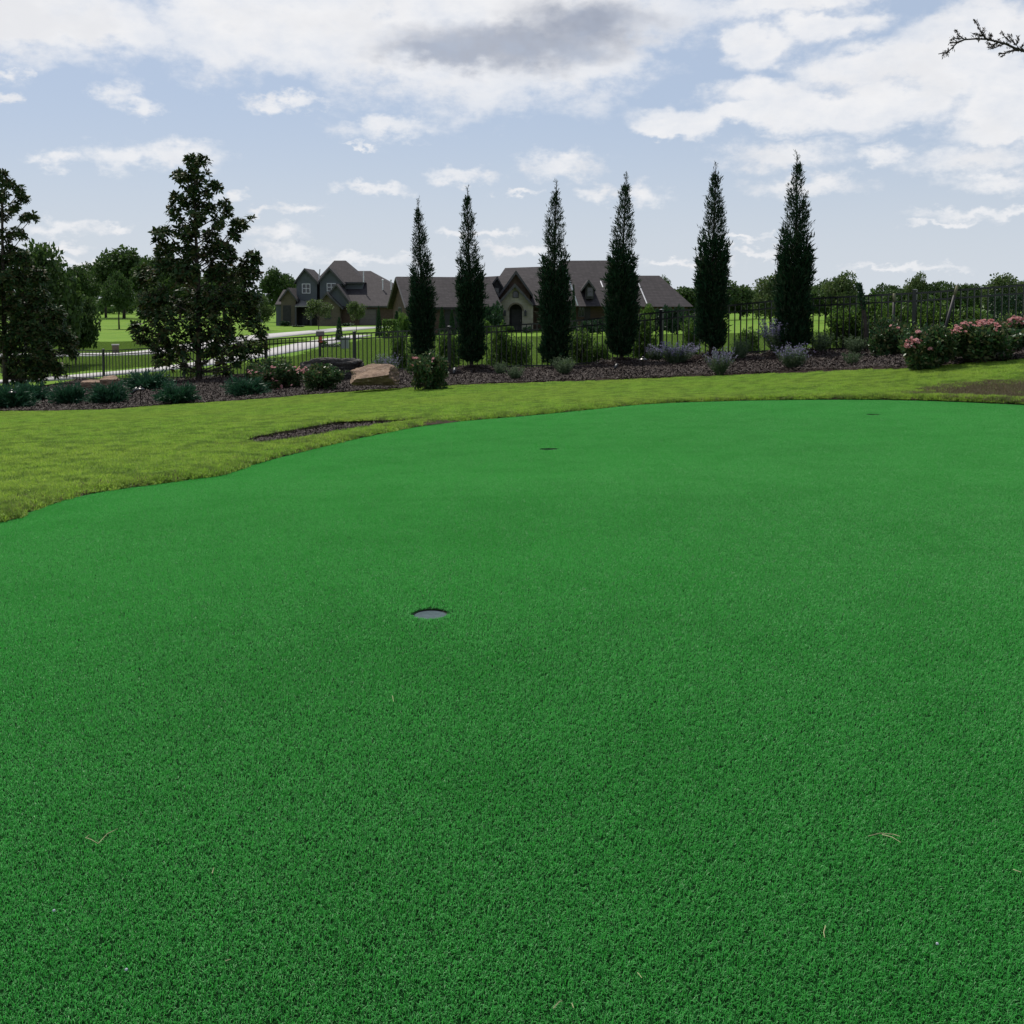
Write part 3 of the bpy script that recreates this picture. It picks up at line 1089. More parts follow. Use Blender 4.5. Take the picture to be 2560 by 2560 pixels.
# dry, worn grass on the bank at the end of the green
dp = [blade_patch('dry_clump', 0.24, 420, 0.032, 0.004, 0.8, M['dead_grass'], 0.6, 0.5) for _ in range(3)]
x, y = grid_points(4, 11, 9, 16, 0.12)
ok = (sdist(PATCH_R, x, y) < 0.25) & (sdist(GREEN, x, y) > 0.07)
x, y = x[ok], y[ok]
rot = np.zeros((len(x), 3))
rot[:, 2] = rng.uniform(0, 6.28, len(x))
z = zt(x, y) + np.interp(sdist(GREEN, x, y), [0.02, 0.12, 0.4], [0.012, 0.050, 0.03])
scatter('dry_grass', np.c_[x, y, z], rot, rng.uniform(.7, 1.1, len(x)), dp, rng.integers(0, 3, len(x)))
# straggling grass hanging over the cut edge
ep = [blade_patch('edge_clump', 0.10, 70, 0.030, 0.0042, 0.7, M['lawn'], 0.9, 0.6) for _ in range(4)]
ep += [blade_patch('edge_clump', 0.10, 60, 0.03, 0.0042, 0.8, M['dead_grass'], 0.9, 0.6) for _ in range(2)]
k_ = rng.uniform(0, len(gs) - 1.01, 7500)
i0 = k_.astype(int)
q_ = gs[i0] + (gs[i0 + 1] - gs[i0]) * (k_ - i0)[:, None] + nrm[i0] * rng.uniform(0.012, 0.17, len(k_))[:, None]
rot = np.zeros((len(q_), 3))
rot[:, 2] = rng.uniform(0, 6.28, len(q_))
pt_ = PATCH_S[rng.integers(0, len(PATCH_S), 3500)] + rng.normal(0, .09, (3500, 2))
pt_ = pt_[sdist(PATCH, pt_[:, 0], pt_[:, 1]) > 0.035]
zq_ = np.r_[zt(q_[:, 0], q_[:, 1]) + np.maximum(0.008, edge_h(q_[:, 0], q_[:, 1]) - .004), zt(pt_[:, 0], pt_[:, 1]) + 0.022]
q_ = np.r_[q_, pt_]
rot = np.zeros((len(q_), 3))
rot[:, 2] = rng.uniform(0, 6.28, len(q_))
pk = np.where(rng.uniform(size=len(q_)) < 0.10, rng.integers(4, 6, len(q_)), rng.integers(0, 4, len(q_)))
scatter('edge_grass', np.c_[q_, zq_], rot, rng.uniform(.6, 1.15, len(q_)), ep, pk)
# meadow beyond the fence
mp = [blade_patch('meadow_clump', 1.3, 1500, 0.085, 0.010, 0.55, M['meadow'], 0.6, 0.5) for _ in range(4)]
x, y = grid_points(-40, 40, 20, 85, 0.85)
ok = in_frame(x, y, 2) & (y > FA + 1.3 + FB * x)
MEADOW_XY = (x[ok], y[ok])

# mulch chips
def chip_patch(name, size, n, s):
    pos = np.c_[rng.uniform(-size / 2, size / 2, (n, 2)), rng.uniform(0, 0.025, n)]
    ax = unit(np.c_[rng.normal(size=(n, 2)), rng.normal(0, 0.35, n)])
    up = unit(np.c_[rng.normal(0, .45, (n, 2)), np.ones(n)])
    v, t = leaf_arrays(pos, ax, s * rng.uniform(.5, 1.5, n), s * rng.uniform(.25, .6, n), up, 0.05, True)
    return bpy.data.objects.new(name, mesh_np(name, v, t, M['chip']))


cp_ = [chip_patch('chip_clump', 0.4, 170, 0.05) for _ in range(4)]
x, y = grid_points(-22, 14, 12, 46, 0.27)
ok = in_frame(x, y, 1.5) & (sdist(BED, x, y) < -0.14)
x, y = x[ok], y[ok]
rot = np.zeros((len(x), 3))
rot[:, 2] = rng.uniform(0, 6.28, len(x))
x2, y2 = grid_points(PATCH[:, 0].min(), PATCH[:, 0].max(), PATCH[:, 1].min(), PATCH[:, 1].max(), 0.15)
ok2 = sdist(PATCH, x2, y2) < -0.08
x2, y2 = x2[ok2], y2[ok2]
rot2 = np.zeros((len(x2), 3))
rot2[:, 2] = rng.uniform(0, 6.28, len(x2))
scatter('mulch_chips', np.concatenate([np.c_[x, y, bed_z(x, y)], np.c_[x2, y2, zt(x2, y2) - 0.015]]), np.concatenate([rot, rot2]),
        np.concatenate([rng.uniform(.8, 1.2, len(x)), rng.uniform(.5, .7, len(x2))]), cp_, rng.integers(0, 4, len(x) + len(x2)))

# ------------------------------------------------------------------ paths and drives beyond the fence
def ribbon(name, pts, width, mat, dz=0.055, n=10, thick=0.08):
    c_ = spline(pts, n)
    t_ = np.gradient(c_, axis=0)
    t_ = t_ / np.linalg.norm(t_, axis=1, keepdims=True)
    nn = np.c_[-t_[:, 1], t_[:, 0]]
    w_ = np.interp(np.linspace(0, 1, len(c_)), np.linspace(0, 1, len(width)), width) if hasattr(width, '__len__') else np.full(len(c_), width)
    prof = [(-0.5, -thick), (-0.5, 0), (0.0, 0.008), (0.5, 0), (0.5, -thick)]
    rws = []
    for o_, h_ in prof:
        q = c_ + nn * (o_ * w_)[:, None]
        rws.append(np.c_[q, zt(q[:, 0], q[:, 1]) + STEP + dz + h_])
    rv_ = np.stack(rws)
    a, b = rv_.shape[:2]
    ii_ = np.arange(a * b).reshape(a, b)
    o = obj(name, mesh_np(name, rv_.reshape(-1, 3), np.stack([ii_[:-1, :-1], ii_[:-1, 1:], ii_[1:, 1:], ii_[1:, :-1]], -1).reshape(-1, 4), mat))
    tag(o, kind='structure')
    return c_


def gp(px, py):
    q = hit(px, py, STEP)
    return (q.x, q.y)


walk = ribbon('walkway', [gp(-150, 963), gp(127, 949), gp(250, 938), gp(380, 926), gp(520, 909), gp(640, 889), gp(720, 874), gp(790, 859), gp(840, 849), gp(905, 839)],
              [1.7, 1.7, 1.8, 1.9, 2.2, 2.6, 2.8, 2.6, 2.0], M['concrete'])
drive = ribbon('driveway', [gp(-60, 890), gp(100, 889), gp(230, 888), gp(330, 886), gp(430, 877), gp(520, 862), gp(600, 849), gp(660, 842), gp(740, 834), gp(800, 829), gp(860, 824), gp(925, 818)],
               [3.2, 3.2, 3.4, 3.6, 4.0, 4.4, 4.6, 5.0, 5.6], M['concrete'])

# finish the meadow, leaving the paths clear
x, y = MEADOW_XY
dmin = np.full(len(x), 1e9)
for line in (walk, drive):
    dmin = np.minimum(dmin, np.sqrt(((x[:, None] - line[None, :, 0]) ** 2 + (y[:, None] - line[None, :, 1]) ** 2).min(1)))
ok = dmin > 2.6
x, y = x[ok], y[ok]
rot = np.zeros((len(x), 3))
rot[:, 2] = rng.uniform(0, 6.28, len(x))
scatter('meadow_grass', np.c_[x, y, zt(x, y) + STEP - 0.005], rot, rng.uniform(.7, 1.2, len(x)), mp, rng.integers(0, 4, len(x)))

# ------------------------------------------------------------------ golf cups
cup_lab = ['large-looking golf cup in the turf with its pale round plate plainly visible',
           'small dark golf cup in the middle of the green, near the mulch-filled hollow',
           'small dark golf cup close to the far rim of the green, before the purple sage']
for i, c in enumerate(CUPS):
    e = empty('golf_cup', (c.x, c.y, z1(c.x, c.y)))
    tag(e, cup_lab[i], 'golf cup', 'golf cups in the green')
    b = MB()
    sl = []
    n = 28
    # liner: open ring
    for k in range(n):
        w = 2 * math.pi * k / n
        w2 = 2 * math.pi * (k + 1) / n
        r0, r1 = CUP_R * 0.985, CUP_R * 1.03
        z0 = -0.075
        z1_ = -0.003
        ca, sa, cb_, sb_ = math.cos(w), math.sin(w), math.cos(w2), math.sin(w2)
        b.face_set([(r0 * ca, r0 * sa, z0), (r0 * cb_, r0 * sb_, z0), (r0 * cb_, r0 * sb_, z1_), (r0 * ca, r0 * sa, z1_),
                    (r1 * ca, r1 * sa, z1_), (r1 * cb_, r1 * sb_, z1_)], [(1, 0, 3, 2), (3, 4, 5, 2)])
    b.build('liner', M['cupwall'], e, True)
    b = MB()
    zp = -0.0055 if i == 0 else -0.05
    b.lathe([(CUP_R * .97, zp - .012), (CUP_R * .97, zp - .001), (CUP_R * .94, zp + .001), (CUP_R * .90, zp), (0.012, zp - .0005), (0.004, zp - .0006)], 28)
    b.build('plate', M['cup'], e, True)

# ------------------------------------------------------------------ fence
FENCE_H = 1.22
xl, yl = fence_xy(-190)
xr, yr = fence_xy(2700)
flen = math.hypot(xr - xl, yr - yl)
fence = empty('iron_fence', (xl, yl, z1(xl, yl)))
tag(fence, 'long black metal picket fence running along the back of the mulch bed', 'fence')
fdir = Vector(((xr - xl) / flen, (yr - yl) / flen, 0))
fnor = Vector((-fdir.y, fdir.x, 0))
fang = math.atan2(fdir.y, fdir.x)
base0 = Vector((xl, yl, 0))


def s_of(px):
    X, Y = fence_xy(px)
    return (Vector((X, Y, 0)) - base0).dot(fdir)


posts = [s_of(p_) for p_ in (-135, 60, 255, 457, 663, 885, 1123, 1382, 1654, 1960, 2287, 2650)]


def fz_(s):
    q = base0 + fdir * s
    return z1(q.x, q.y) + 0.02


zs = [fz_(s) for s in posts]
fz0 = fence.location.z


def zline(s):
    return float(np.interp(s, posts, zs))


def floc(s, z):
    q = fdir * s
    return Vector((q.x, q.y, z - fz0))


pm = MB()
pm.box(-.038, .038, -.038, .038, -0.25, FENCE_H + 0.035)
post_me = pm.mesh('post', M['iron'])
cm = MB()
cm.face_set([(-.045, -.045, 0), (.045, -.045, 0), (.045, .045, 0), (-.045, .045, 0), (-.045, -.045, .014), (.045, -.045, .014), (.045, .045, .014), (-.045, .045, .014), (0, 0, .032)],
            [(3, 2, 1, 0), (0, 1, 5, 4), (1, 2, 6, 5), (2, 3, 7, 6), (3, 0, 4, 7), (4, 5, 8), (5, 6, 8), (6, 7, 8), (7, 4, 8)])
cap_me = cm.mesh('post_cap', M['iron'])
pk_ = MB()
pk_.box(-.0105, .0105, -.0105, .0105, 0.05, FENCE_H - 0.02)
picket_me = pk_.mesh('picket', M['iron'])
npick = 0
for i, s in enumerate(posts):
    po = obj('post', post_me, fence, floc(s, zs[i]))
    po.rotation_euler = (0, 0, fang)
    cpo = obj('post_cap', cap_me, po, (0, 0, FENCE_H + 0.035))
    if i == len(posts) - 1:
        break
    s2 = posts[i + 1]
    for hz_, th in ((FENCE_H - 0.02, .019), (FENCE_H - 0.175, .017), (0.11, .017)):
        a = floc(s + .040, zs[i] + hz_)
        b_2 = floc(s2 - .040, zs[i + 1] + hz_)
        rb = MB()
        d_ = (b_2 - a)
        sw = fnor * 0.016
        up_ = Vector((0, 0, th))
        rb.face_set([a - sw - up_, b_2 - sw - up_, b_2 + sw - up_, a + sw - up_, a - sw + up_, b_2 - sw + up_, b_2 + sw + up_, a + sw + up_],
                    [(3, 2, 1, 0), (4, 5, 6, 7), (0, 1, 5, 4), (1, 2, 6, 5), (2, 3, 7, 6), (3, 0, 4, 7)])
        rb.build('rail', M['iron'], fence)
    np_ = 23 if i < 4 else 20
    for k in range(1, np_ + 1):
        ss = s + (s2 - s) * k / (np_ + 1)
        q = obj('picket', picket_me, fence, floc(ss, zline(ss)))
        q.rotation_euler = (0, 0, fang)
        npick += 1
print('pickets', npick, 'posts', len(posts))


# ------------------------------------------------------------------ plants
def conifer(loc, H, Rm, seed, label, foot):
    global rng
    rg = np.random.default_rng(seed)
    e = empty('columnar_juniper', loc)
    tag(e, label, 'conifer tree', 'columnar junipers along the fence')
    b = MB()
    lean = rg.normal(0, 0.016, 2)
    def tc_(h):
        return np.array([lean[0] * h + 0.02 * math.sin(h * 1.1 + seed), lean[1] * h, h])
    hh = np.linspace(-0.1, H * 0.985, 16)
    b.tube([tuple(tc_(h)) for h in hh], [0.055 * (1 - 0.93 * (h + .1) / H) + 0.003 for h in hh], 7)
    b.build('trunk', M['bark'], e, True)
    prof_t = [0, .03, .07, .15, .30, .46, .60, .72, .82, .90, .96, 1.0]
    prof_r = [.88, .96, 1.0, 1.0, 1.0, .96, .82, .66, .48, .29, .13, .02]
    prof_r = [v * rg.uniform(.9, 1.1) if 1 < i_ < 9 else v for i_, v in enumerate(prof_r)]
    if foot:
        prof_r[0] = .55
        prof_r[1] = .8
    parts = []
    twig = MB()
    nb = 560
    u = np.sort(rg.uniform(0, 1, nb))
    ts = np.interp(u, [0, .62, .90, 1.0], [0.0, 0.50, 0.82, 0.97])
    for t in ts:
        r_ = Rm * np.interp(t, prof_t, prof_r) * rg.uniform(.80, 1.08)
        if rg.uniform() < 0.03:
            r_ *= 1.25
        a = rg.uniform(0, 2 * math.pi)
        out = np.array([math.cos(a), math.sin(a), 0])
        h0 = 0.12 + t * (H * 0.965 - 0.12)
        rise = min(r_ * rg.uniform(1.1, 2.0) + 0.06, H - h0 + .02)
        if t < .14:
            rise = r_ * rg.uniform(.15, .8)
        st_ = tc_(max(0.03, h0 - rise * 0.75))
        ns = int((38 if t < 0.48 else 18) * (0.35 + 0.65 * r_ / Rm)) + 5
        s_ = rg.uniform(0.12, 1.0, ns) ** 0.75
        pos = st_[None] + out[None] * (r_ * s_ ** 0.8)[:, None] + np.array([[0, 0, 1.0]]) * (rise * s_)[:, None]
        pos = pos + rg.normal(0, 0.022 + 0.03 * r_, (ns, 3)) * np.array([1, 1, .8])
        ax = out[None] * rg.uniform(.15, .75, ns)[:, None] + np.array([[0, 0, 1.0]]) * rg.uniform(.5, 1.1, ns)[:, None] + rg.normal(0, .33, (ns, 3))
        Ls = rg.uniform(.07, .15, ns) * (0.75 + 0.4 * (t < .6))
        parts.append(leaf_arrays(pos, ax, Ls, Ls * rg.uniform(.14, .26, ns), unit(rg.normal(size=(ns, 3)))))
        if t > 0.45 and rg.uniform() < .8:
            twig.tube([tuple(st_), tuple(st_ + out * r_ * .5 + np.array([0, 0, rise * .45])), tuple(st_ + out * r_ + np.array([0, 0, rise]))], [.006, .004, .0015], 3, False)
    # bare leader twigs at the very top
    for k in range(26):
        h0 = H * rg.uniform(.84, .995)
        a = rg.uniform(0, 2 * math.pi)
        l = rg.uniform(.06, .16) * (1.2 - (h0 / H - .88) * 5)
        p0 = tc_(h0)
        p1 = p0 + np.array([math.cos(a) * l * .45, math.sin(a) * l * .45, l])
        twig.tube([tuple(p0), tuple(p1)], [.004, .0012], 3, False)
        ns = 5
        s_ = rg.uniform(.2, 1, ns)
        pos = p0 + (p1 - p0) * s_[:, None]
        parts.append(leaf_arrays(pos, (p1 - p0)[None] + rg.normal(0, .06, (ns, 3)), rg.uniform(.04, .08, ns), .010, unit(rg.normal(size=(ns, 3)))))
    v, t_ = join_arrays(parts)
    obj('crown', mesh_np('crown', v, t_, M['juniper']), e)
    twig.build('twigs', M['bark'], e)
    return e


con_lab = ['slender columnar juniper with a rose bush at its foot, smallest of the fence row',
           'columnar juniper on a small mulch mound, between the rose-footed juniper and the stone porch',
           'columnar juniper standing just past the stone porch, between the porch and the dormer',
           'columnar juniper on a mulch mound beside the path light with the pale cap',
           'columnar juniper with grey sage growing against its foot, next to the house roof end',
           'tallest and broadest columnar juniper, with purple sage at its foot']
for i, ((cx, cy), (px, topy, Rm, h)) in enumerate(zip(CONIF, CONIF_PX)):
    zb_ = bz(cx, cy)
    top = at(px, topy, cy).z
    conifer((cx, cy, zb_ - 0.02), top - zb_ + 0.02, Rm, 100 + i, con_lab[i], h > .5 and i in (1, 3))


def whorl_arrays(n_leaf, L, rg):
    a = np.linspace(0, 2 * np.pi, n_leaf, endpoint=False) + rg.uniform(-.3, .3, n_leaf)
    el_ = rg.uniform(-.15, .95, n_leaf)
    ax = np.c_[np.cos(a) * np.cos(el_), np.sin(a) * np.cos(el_), np.sin(el_)]
    ln = L * rg.uniform(.7, 1.15, n_leaf)
    return leaf_arrays(ax * 0.015, ax, ln, ln * rg.uniform(.34, .46, n_leaf), np.tile([[0.05, 0.03, 1.0]], (n_leaf, 1)) + rg.normal(0, .3, (n_leaf, 3)), 0.12, True)


WH = []
_rg = np.random.default_rng(5)
for k in range(8):
    WH.append(whorl_arrays(int(_rg.integers(7, 11)), 0.185, _rg))
WH_ME = [mesh_np('leaf_cluster', v, t, M['magnolia']) for v, t in WH]


def rotm(axis):
    """matrix turning +Z to axis, with a random roll"""
    z = Vector(axis).normalized()
    return z.to_track_quat('Z', 'Y').to_matrix() @ Matrix.Rotation(random.uniform(0, 6.28), 3, 'Z')


def magnolia(px_base, Y, lumps, label, seed, trunk_px, dens, zbase):
    """lumps: (px, py, r_px, weight) seen against the sky; each gets its own limb and a share of leaf whorls"""
    rg = np.random.default_rng(seed)
    random.seed(seed)
    scale = Y / FPX
    b0 = at(px_base, 900, Y)
    e = empty('magnolia_tree', (b0.x, Y, zbase))
    tag(e, label, 'tree')
    tops = [at(px, py, Y) for px, py in trunk_px]
    tpts = [Vector((0, 0, -0.15))] + [Vector((q.x - b0.x, 0, q.z - zbase)) for q in tops]
    n = len(tpts)
    tr = MB()
    tr.tube(tpts, [0.095 * (1 - i / n) + 0.012 for i in range(n)], 8)
    tz = [p_.z for p_ in tpts]
    tx = [p_.x for p_ in tpts]
    tips = []
    for (px, py, rp, wgt) in lumps:
        c = at(px, py, Y)
        r = rp * scale * .88
        cen = np.array([c.x - b0.x, rg.normal(0, 0.30) * (0.4 + r), c.z - zbase])
        hz_ = max(0.25, cen[2] - r * 0.5 - abs(cen[0] - np.interp(cen[2], tz, tx)) * 0.75)
        hz_ = min(hz_, tz[-1] - .1)
        root = np.array([np.interp(hz_, tz, tx), 0, hz_])
        mid = (root + cen) / 2 + np.array([0, 0, -0.10 * np.linalg.norm(cen - root)])
        end = cen + (cen - root) * 0.04
        tr.tube([tuple(root), tuple(mid), tuple(cen), tuple(end)], [.026, .018, .011, .004], 5, False)
        m_ = max(3, int(wgt * (0.8 * (1.7 if dens > 1.5 else 1.0) if py < 640 else dens)))
        for _ in range(m_):
            d = rg.normal(size=3)
            d /= np.linalg.norm(d)
            rr = r * rg.uniform(.25, 1.0) ** 0.6
            d2 = d * np.array([1, 1.0, 0.9])
            p_ = cen + d2 * rr
            ax = d * 0.8 + np.array([0, 0, 0.75]) + (cen - root) * .2
            tips.append((p_, ax, rr / r, cen))
            if rg.uniform() < .55:
                tr.tube([tuple(cen + d2 * rr * .1), tuple(p_)], [.006, .003], 3, False)
    tr.build('trunk', M['bark'], e, True)
    # outermost clusters are parts of their own, the rest is one crown
    order = np.argsort([-(abs(t_[0][0]) * 0.3 + t_[0][2] * 0.5 + t_[2] - t_[0][1] * 0.4) for t_ in tips])
    big = []
    for k, oi in enumerate(order):
        p_, ax, _, _ = tips[oi]
        rm = rotm(ax)
        s_ = rg.uniform(.8, 1.2)
        if k < 300:
            o = obj('leaf_cluster', WH_ME[int(rg.integers(0, 8))], e)
            o.matrix_local = Matrix.LocRotScale(Vector(p_), rm.to_quaternion(), Vector((s_, s_, s_)))
        else:
            v, t_ = WH[int(rg.integers(0, 8))]
            big.append((v @ np.array(rm).T * s_ + p_, t_))
    if big:
        v, t_ = join_arrays(big)
        obj('crown', mesh_np('crown', v, t_, M['magnolia']), e)
    return e


mg_base = hit(497, 955)
zz_ = bz(mg_base.x, mg_base.y)
# (px, py, radius px, clusters)
L2 = [(475, 400, 16, 20), (510, 406, 16, 18), (492, 425, 20, 20), (440, 436, 16, 20), (462, 448, 20, 20), (516, 434, 10, 6), (485, 450, 18, 20), (480, 478, 18, 22), (528, 464, 16, 16), (545, 468, 11, 8),
      (512, 488, 16, 14), (435, 495, 14, 15), (455, 505, 20, 24), (430, 520, 14, 14), (490, 515, 24, 28), (520, 520, 18, 20), (560, 512, 15, 18), (566, 530, 14, 16), (445, 545, 18, 14), (500, 548, 26, 36),
      (550, 555, 22, 22), (590, 562, 18, 24), (605, 565, 14, 14), (585, 590, 18, 22), (622, 546, 6, 3), (395, 585, 16, 17), (420, 580, 18, 20), (450, 580, 20, 24), (480, 585, 28, 40), (525, 590, 28, 34), (400, 610, 18, 20), (388, 625, 14, 13), (430, 620, 22, 26),
      (470, 630, 30, 46), (520, 630, 32, 50), (560, 620, 26, 36), (580, 645, 24, 26), (630, 640, 16, 16), (638, 655, 14, 14), (615, 665, 24, 26), (420, 660, 34, 44), (375, 690, 32, 38), (480, 680, 42, 70), (545, 680, 42, 70), (600, 700, 34, 50), (635, 690, 20, 18),
      (640, 740, 26, 30), (600, 760, 46, 70), (530, 750, 52, 80), (460, 750, 54, 80), (400, 740, 46, 60), (375, 780, 40, 44), (430, 800, 54, 70), (500, 815, 56, 75), (570, 815, 50, 65), (630, 800, 34, 36), (648, 830, 24, 20),
      (360, 840, 32, 32), (400, 850, 44, 42), (460, 865, 44, 44), (530, 870, 46, 46), (595, 865, 44, 42), (640, 870, 26, 20), (410, 900, 34, 24), (480, 915, 40, 24), (550, 915, 42, 26), (610, 905, 34, 24), (345, 815, 18, 14)]
magnolia(497, mg_base.y, L2, 'dark glossy-leaved evergreen tree with an open pointed top, standing before the fence', 21,
         [(497, 900), (496, 800), (495, 700), (490, 600), (487, 500), (486, 420)], 1.0, zz_)
L1 = [(10, 445, 18, 18), (30, 460, 14, 13), (-25, 450, 24, 22), (20, 490, 20, 14), (52, 480, 14, 13), (58, 500, 12, 10), (-15, 500, 26, 18), (40, 520, 16, 12), (10, 535, 22, 14), (60, 545, 16, 13), (82, 545, 13, 11), (-30, 550, 28, 20), (45, 580, 20, 12),
      (66, 590, 12, 8), (10, 590, 24, 15), (-40, 600, 34, 26), (20, 640, 34, 40), (60, 650, 24, 26), (-30, 660, 40, 40), (85, 690, 26, 30), (40, 700, 40, 56), (-10, 720, 46, 56), (100, 740, 34, 40), (50, 770, 50, 70), (130, 790, 32, 36), (-20, 790, 50, 50),
      (90, 830, 46, 60), (150, 840, 30, 30), (30, 840, 50, 60), (165, 880, 24, 22), (110, 890, 44, 44), (50, 900, 46, 44), (-20, 880, 50, 44), (140, 925, 26, 18), (90, 940, 32, 22), (30, 945, 34, 22), (178, 850, 18, 14), (-60, 740, 50, 50), (-70, 840, 50, 50)]
mb1 = hit(12, 968)
magnolia(12, mb1.y, L1, 'dark glossy-leaved evergreen tree with a thin airy top, beside the low spreading junipers', 22,
         [(12, 900), (10, 800), (8, 700), (6, 600), (5, 520), (6, 450)], 2.0, bz(mb1.x, mb1.y))


def broadleaf_mesh(rg, H, Wd, crown_lo, n_lump, n_leaf, leaf, mats, trunk_r=0.18, lump_r=0.24, trunk_col='bark', dens_top=False):
    """crown and trunk mesh for a broadleaf tree of height H and width Wd"""
    lumps = []
    ch = H * (1 - crown_lo)
    for k in range(n_lump):
        d = rg.normal(size=3)
        d /= np.linalg.norm(d)
        rr = rg.uniform(.35, 1.0) ** .5
        c = np.array([d[0] * Wd * .36 * rr, d[1] * Wd * .36 * rr, H * crown_lo + ch * .5 + d[2] * ch * .36 * rr])
        lumps.append((c, (lump_r * rg.uniform(.7, 1.25)) * min(Wd, ch) * .75))
    parts = []
    per = n_leaf // n_lump
    for c, r in lumps:
        d = unit(rg.normal(size=(per, 3)))
        rr = r * rg.uniform(.15, 1, per) ** .45
        pos = c + d * rr[:, None] * np.array([1.1, 1.1, .85])
        ax = unit(rg.normal(size=(per, 3)) + d * .5)
        l = leaf * rg.uniform(.6, 1.4, per)
        parts.append(leaf_arrays(pos, ax, l, l * rg.uniform(.55, .95, per), unit(rg.normal(size=(per, 3)))))
    cm_ = mesh_np('crown', *join_arrays(parts), mats)
    tb = MB()
    top = H * (crown_lo + (1 - crown_lo) * .55)
    tb.tube([(0, 0, -0.3), (0.02 * H * rg.normal(0, .3), 0, H * crown_lo * .6), (0.03 * H * rg.normal(0, .4), 0.01 * H, top)], [trunk_r, trunk_r * .8, trunk_r * .3], 7)
    for c, r in lumps[:max(4, n_lump // 2)]:
        h0 = H * crown_lo * rg.uniform(.75, 1.1) + ch * .1
        tb.tube([(0, 0, h0), tuple((np.array([0, 0, h0]) + c) / 2 + np.array([0, 0, ch * .04])), tuple(c)], [trunk_r * .4, trunk_r * .25, trunk_r * .08], 5, False)
    tm_ = tb.mesh('trunk', M[trunk_col], True)
    return cm_, tm_


def place_tree(meshes, loc, sx, sz, rz, name, label, group=None, cat='tree'):
    e = empty(name, loc, rz)
    e.scale = (sx, sx, sz)
    tag(e, label, cat, group)
    obj('crown', meshes[0], e)
    obj('trunk', meshes[1], e)
    return e


rgt = np.random.default_rng(31)
OAK = [broadleaf_mesh(rgt, 10.0, 10.5, .22, 34, 9000, .42, M['oak'], .26) for _ in range(3)]
LOW = [broadleaf_mesh(rgt, 6.0, 6.5, .07, 26, 7000, .30, M['oak'], .14) for _ in range(3)]
LIGHT = [broadleaf_mesh(rgt, 6.0, 5.2, .10, 24, 5600, .26, M['lighttree'], .10) for _ in range(2)]


def far_tree(px, topy, basey, D, width_px, kind, label, group, name='broadleaf_tree', nominal_w=None):
    b0 = at(px, basey, D)
    zg = z1(b0.x, D) + STEP - .03
    top = at(px, topy, D).z
    ms, H0, W0 = {'oak': (OAK, 10.0, 9.6), 'low': (LOW, 6.0, 6.0), 'light': (LIGHT, 6.0, 4.8)}[kind]
    H = top - zg
    wd = width_px * D / FPX
    return place_tree(ms[int(rgt.integers(0, len(ms)))], (b0.x, D, zg), wd / W0, H / H0 * 1.04, rgt.uniform(0, 6.28), name, label, group)


GO = 'oaks on the far lawn beyond the driveway'
LO = 'broad shady oak on the far lawn beyond the driveway'
far_tree(200, 668, 797, 205, 110, 'oak', LO, GO, 'oak_tree')
far_tree(265, 640, 797, 225, 130, 'oak', LO, GO, 'oak_tree')
far_tree(310, 622, 797, 215, 165, 'oak', LO, GO, 'oak_tree')
far_tree(390, 640, 797, 210, 150, 'oak', LO, GO, 'oak_tree')
far_tree(450, 655, 797, 200, 130, 'oak', LO, GO, 'oak_tree')
far_tree(560, 665, 797, 205, 130, 'oak', LO, GO, 'oak_tree')
far_tree(120, 660, 797, 230, 150, 'oak', LO, GO, 'oak_tree')
far_tree(-20, 640, 797, 215, 170, 'oak', LO, GO, 'oak_tree')
far_tree(298, 683, 818, 132, 88, 'oak', 'round-headed oak with a clear dark trunk, standing alone in front of the larger oaks', None, 'oak_tree')
far_tree(372, 715, 812, 140, 60, 'light', 'slim paler tree between the lone oak and the glossy evergreen', None)
far_tree(700, 672, 800, 178, 96, 'oak', 'dark leafy tree directly behind the grey gabled house', None, 'oak_tree')
far_tree(648, 728, 822, 120, 66, 'light', 'pale green tree with thin trunk beside the grey gabled house', None)
far_tree(120, 618, 925, 50, 200, 'low', 'broad round tree just beyond the fence behind the glossy evergreens', None, 'round_tree')
far_tree(190, 730, 915, 52, 120, 'low', 'low dark tree with hanging branches just beyond the fence by the walkway', None, 'round_tree')

GT = 'trees in the line beyond the meadow'
LT = 'dark green tree in the row beyond the meadow, past the brick house'
for (px, ty, by, D, w, kd) in [(1700, 706, 800, 130, 110, 'low'), (1745, 714, 800, 150, 90, 'low'), (1800, 700, 800, 155, 110, 'low'), (1850, 716, 800, 160, 100, 'low'), (1890, 720, 800, 170, 90, 'low'),
                               (2010, 700, 800, 140, 120, 'low'), (2065, 700, 802, 118, 120, 'low'), (2130, 722, 800, 140, 80, 'low'),
                               (2215, 708, 800, 130, 90, 'low'), (2260, 706, 800, 120, 100, 'low'), (2330, 702, 800, 135, 110, 'low'), (2390, 706, 800, 125, 90, 'low'), (2425, 712, 800, 130, 70, 'low'),
                               (2470, 716, 800, 140, 80, 'low'), (2560, 700, 800, 125, 110, 'low'), (2630, 690, 800, 120, 120, 'low')]:
    far_tree(px, ty, by, D, w, kd, LT, GT)
far_tree(1925, 680, 805, 95, 105, 'light', 'lighter leafy tree next to the tallest columnar juniper', None)
far_tree(2105, 676, 805, 100, 95, 'light', 'lighter leafy tree with a raised thin top, standing out from the meadow row', None)
far_tree(2292, 678, 800, 105, 60, 'light', 'thin ragged tree rising above the meadow row behind the leaning stake', None)
far_tree(2510, 686, 800, 100, 115, 'light', 'wide rounded paler tree behind the end of the fence above the roses', None)
far_tree(1664, 686, 800, 125, 34, 'light', 'spindly sparse tree rising behind the brick house roof end', None)


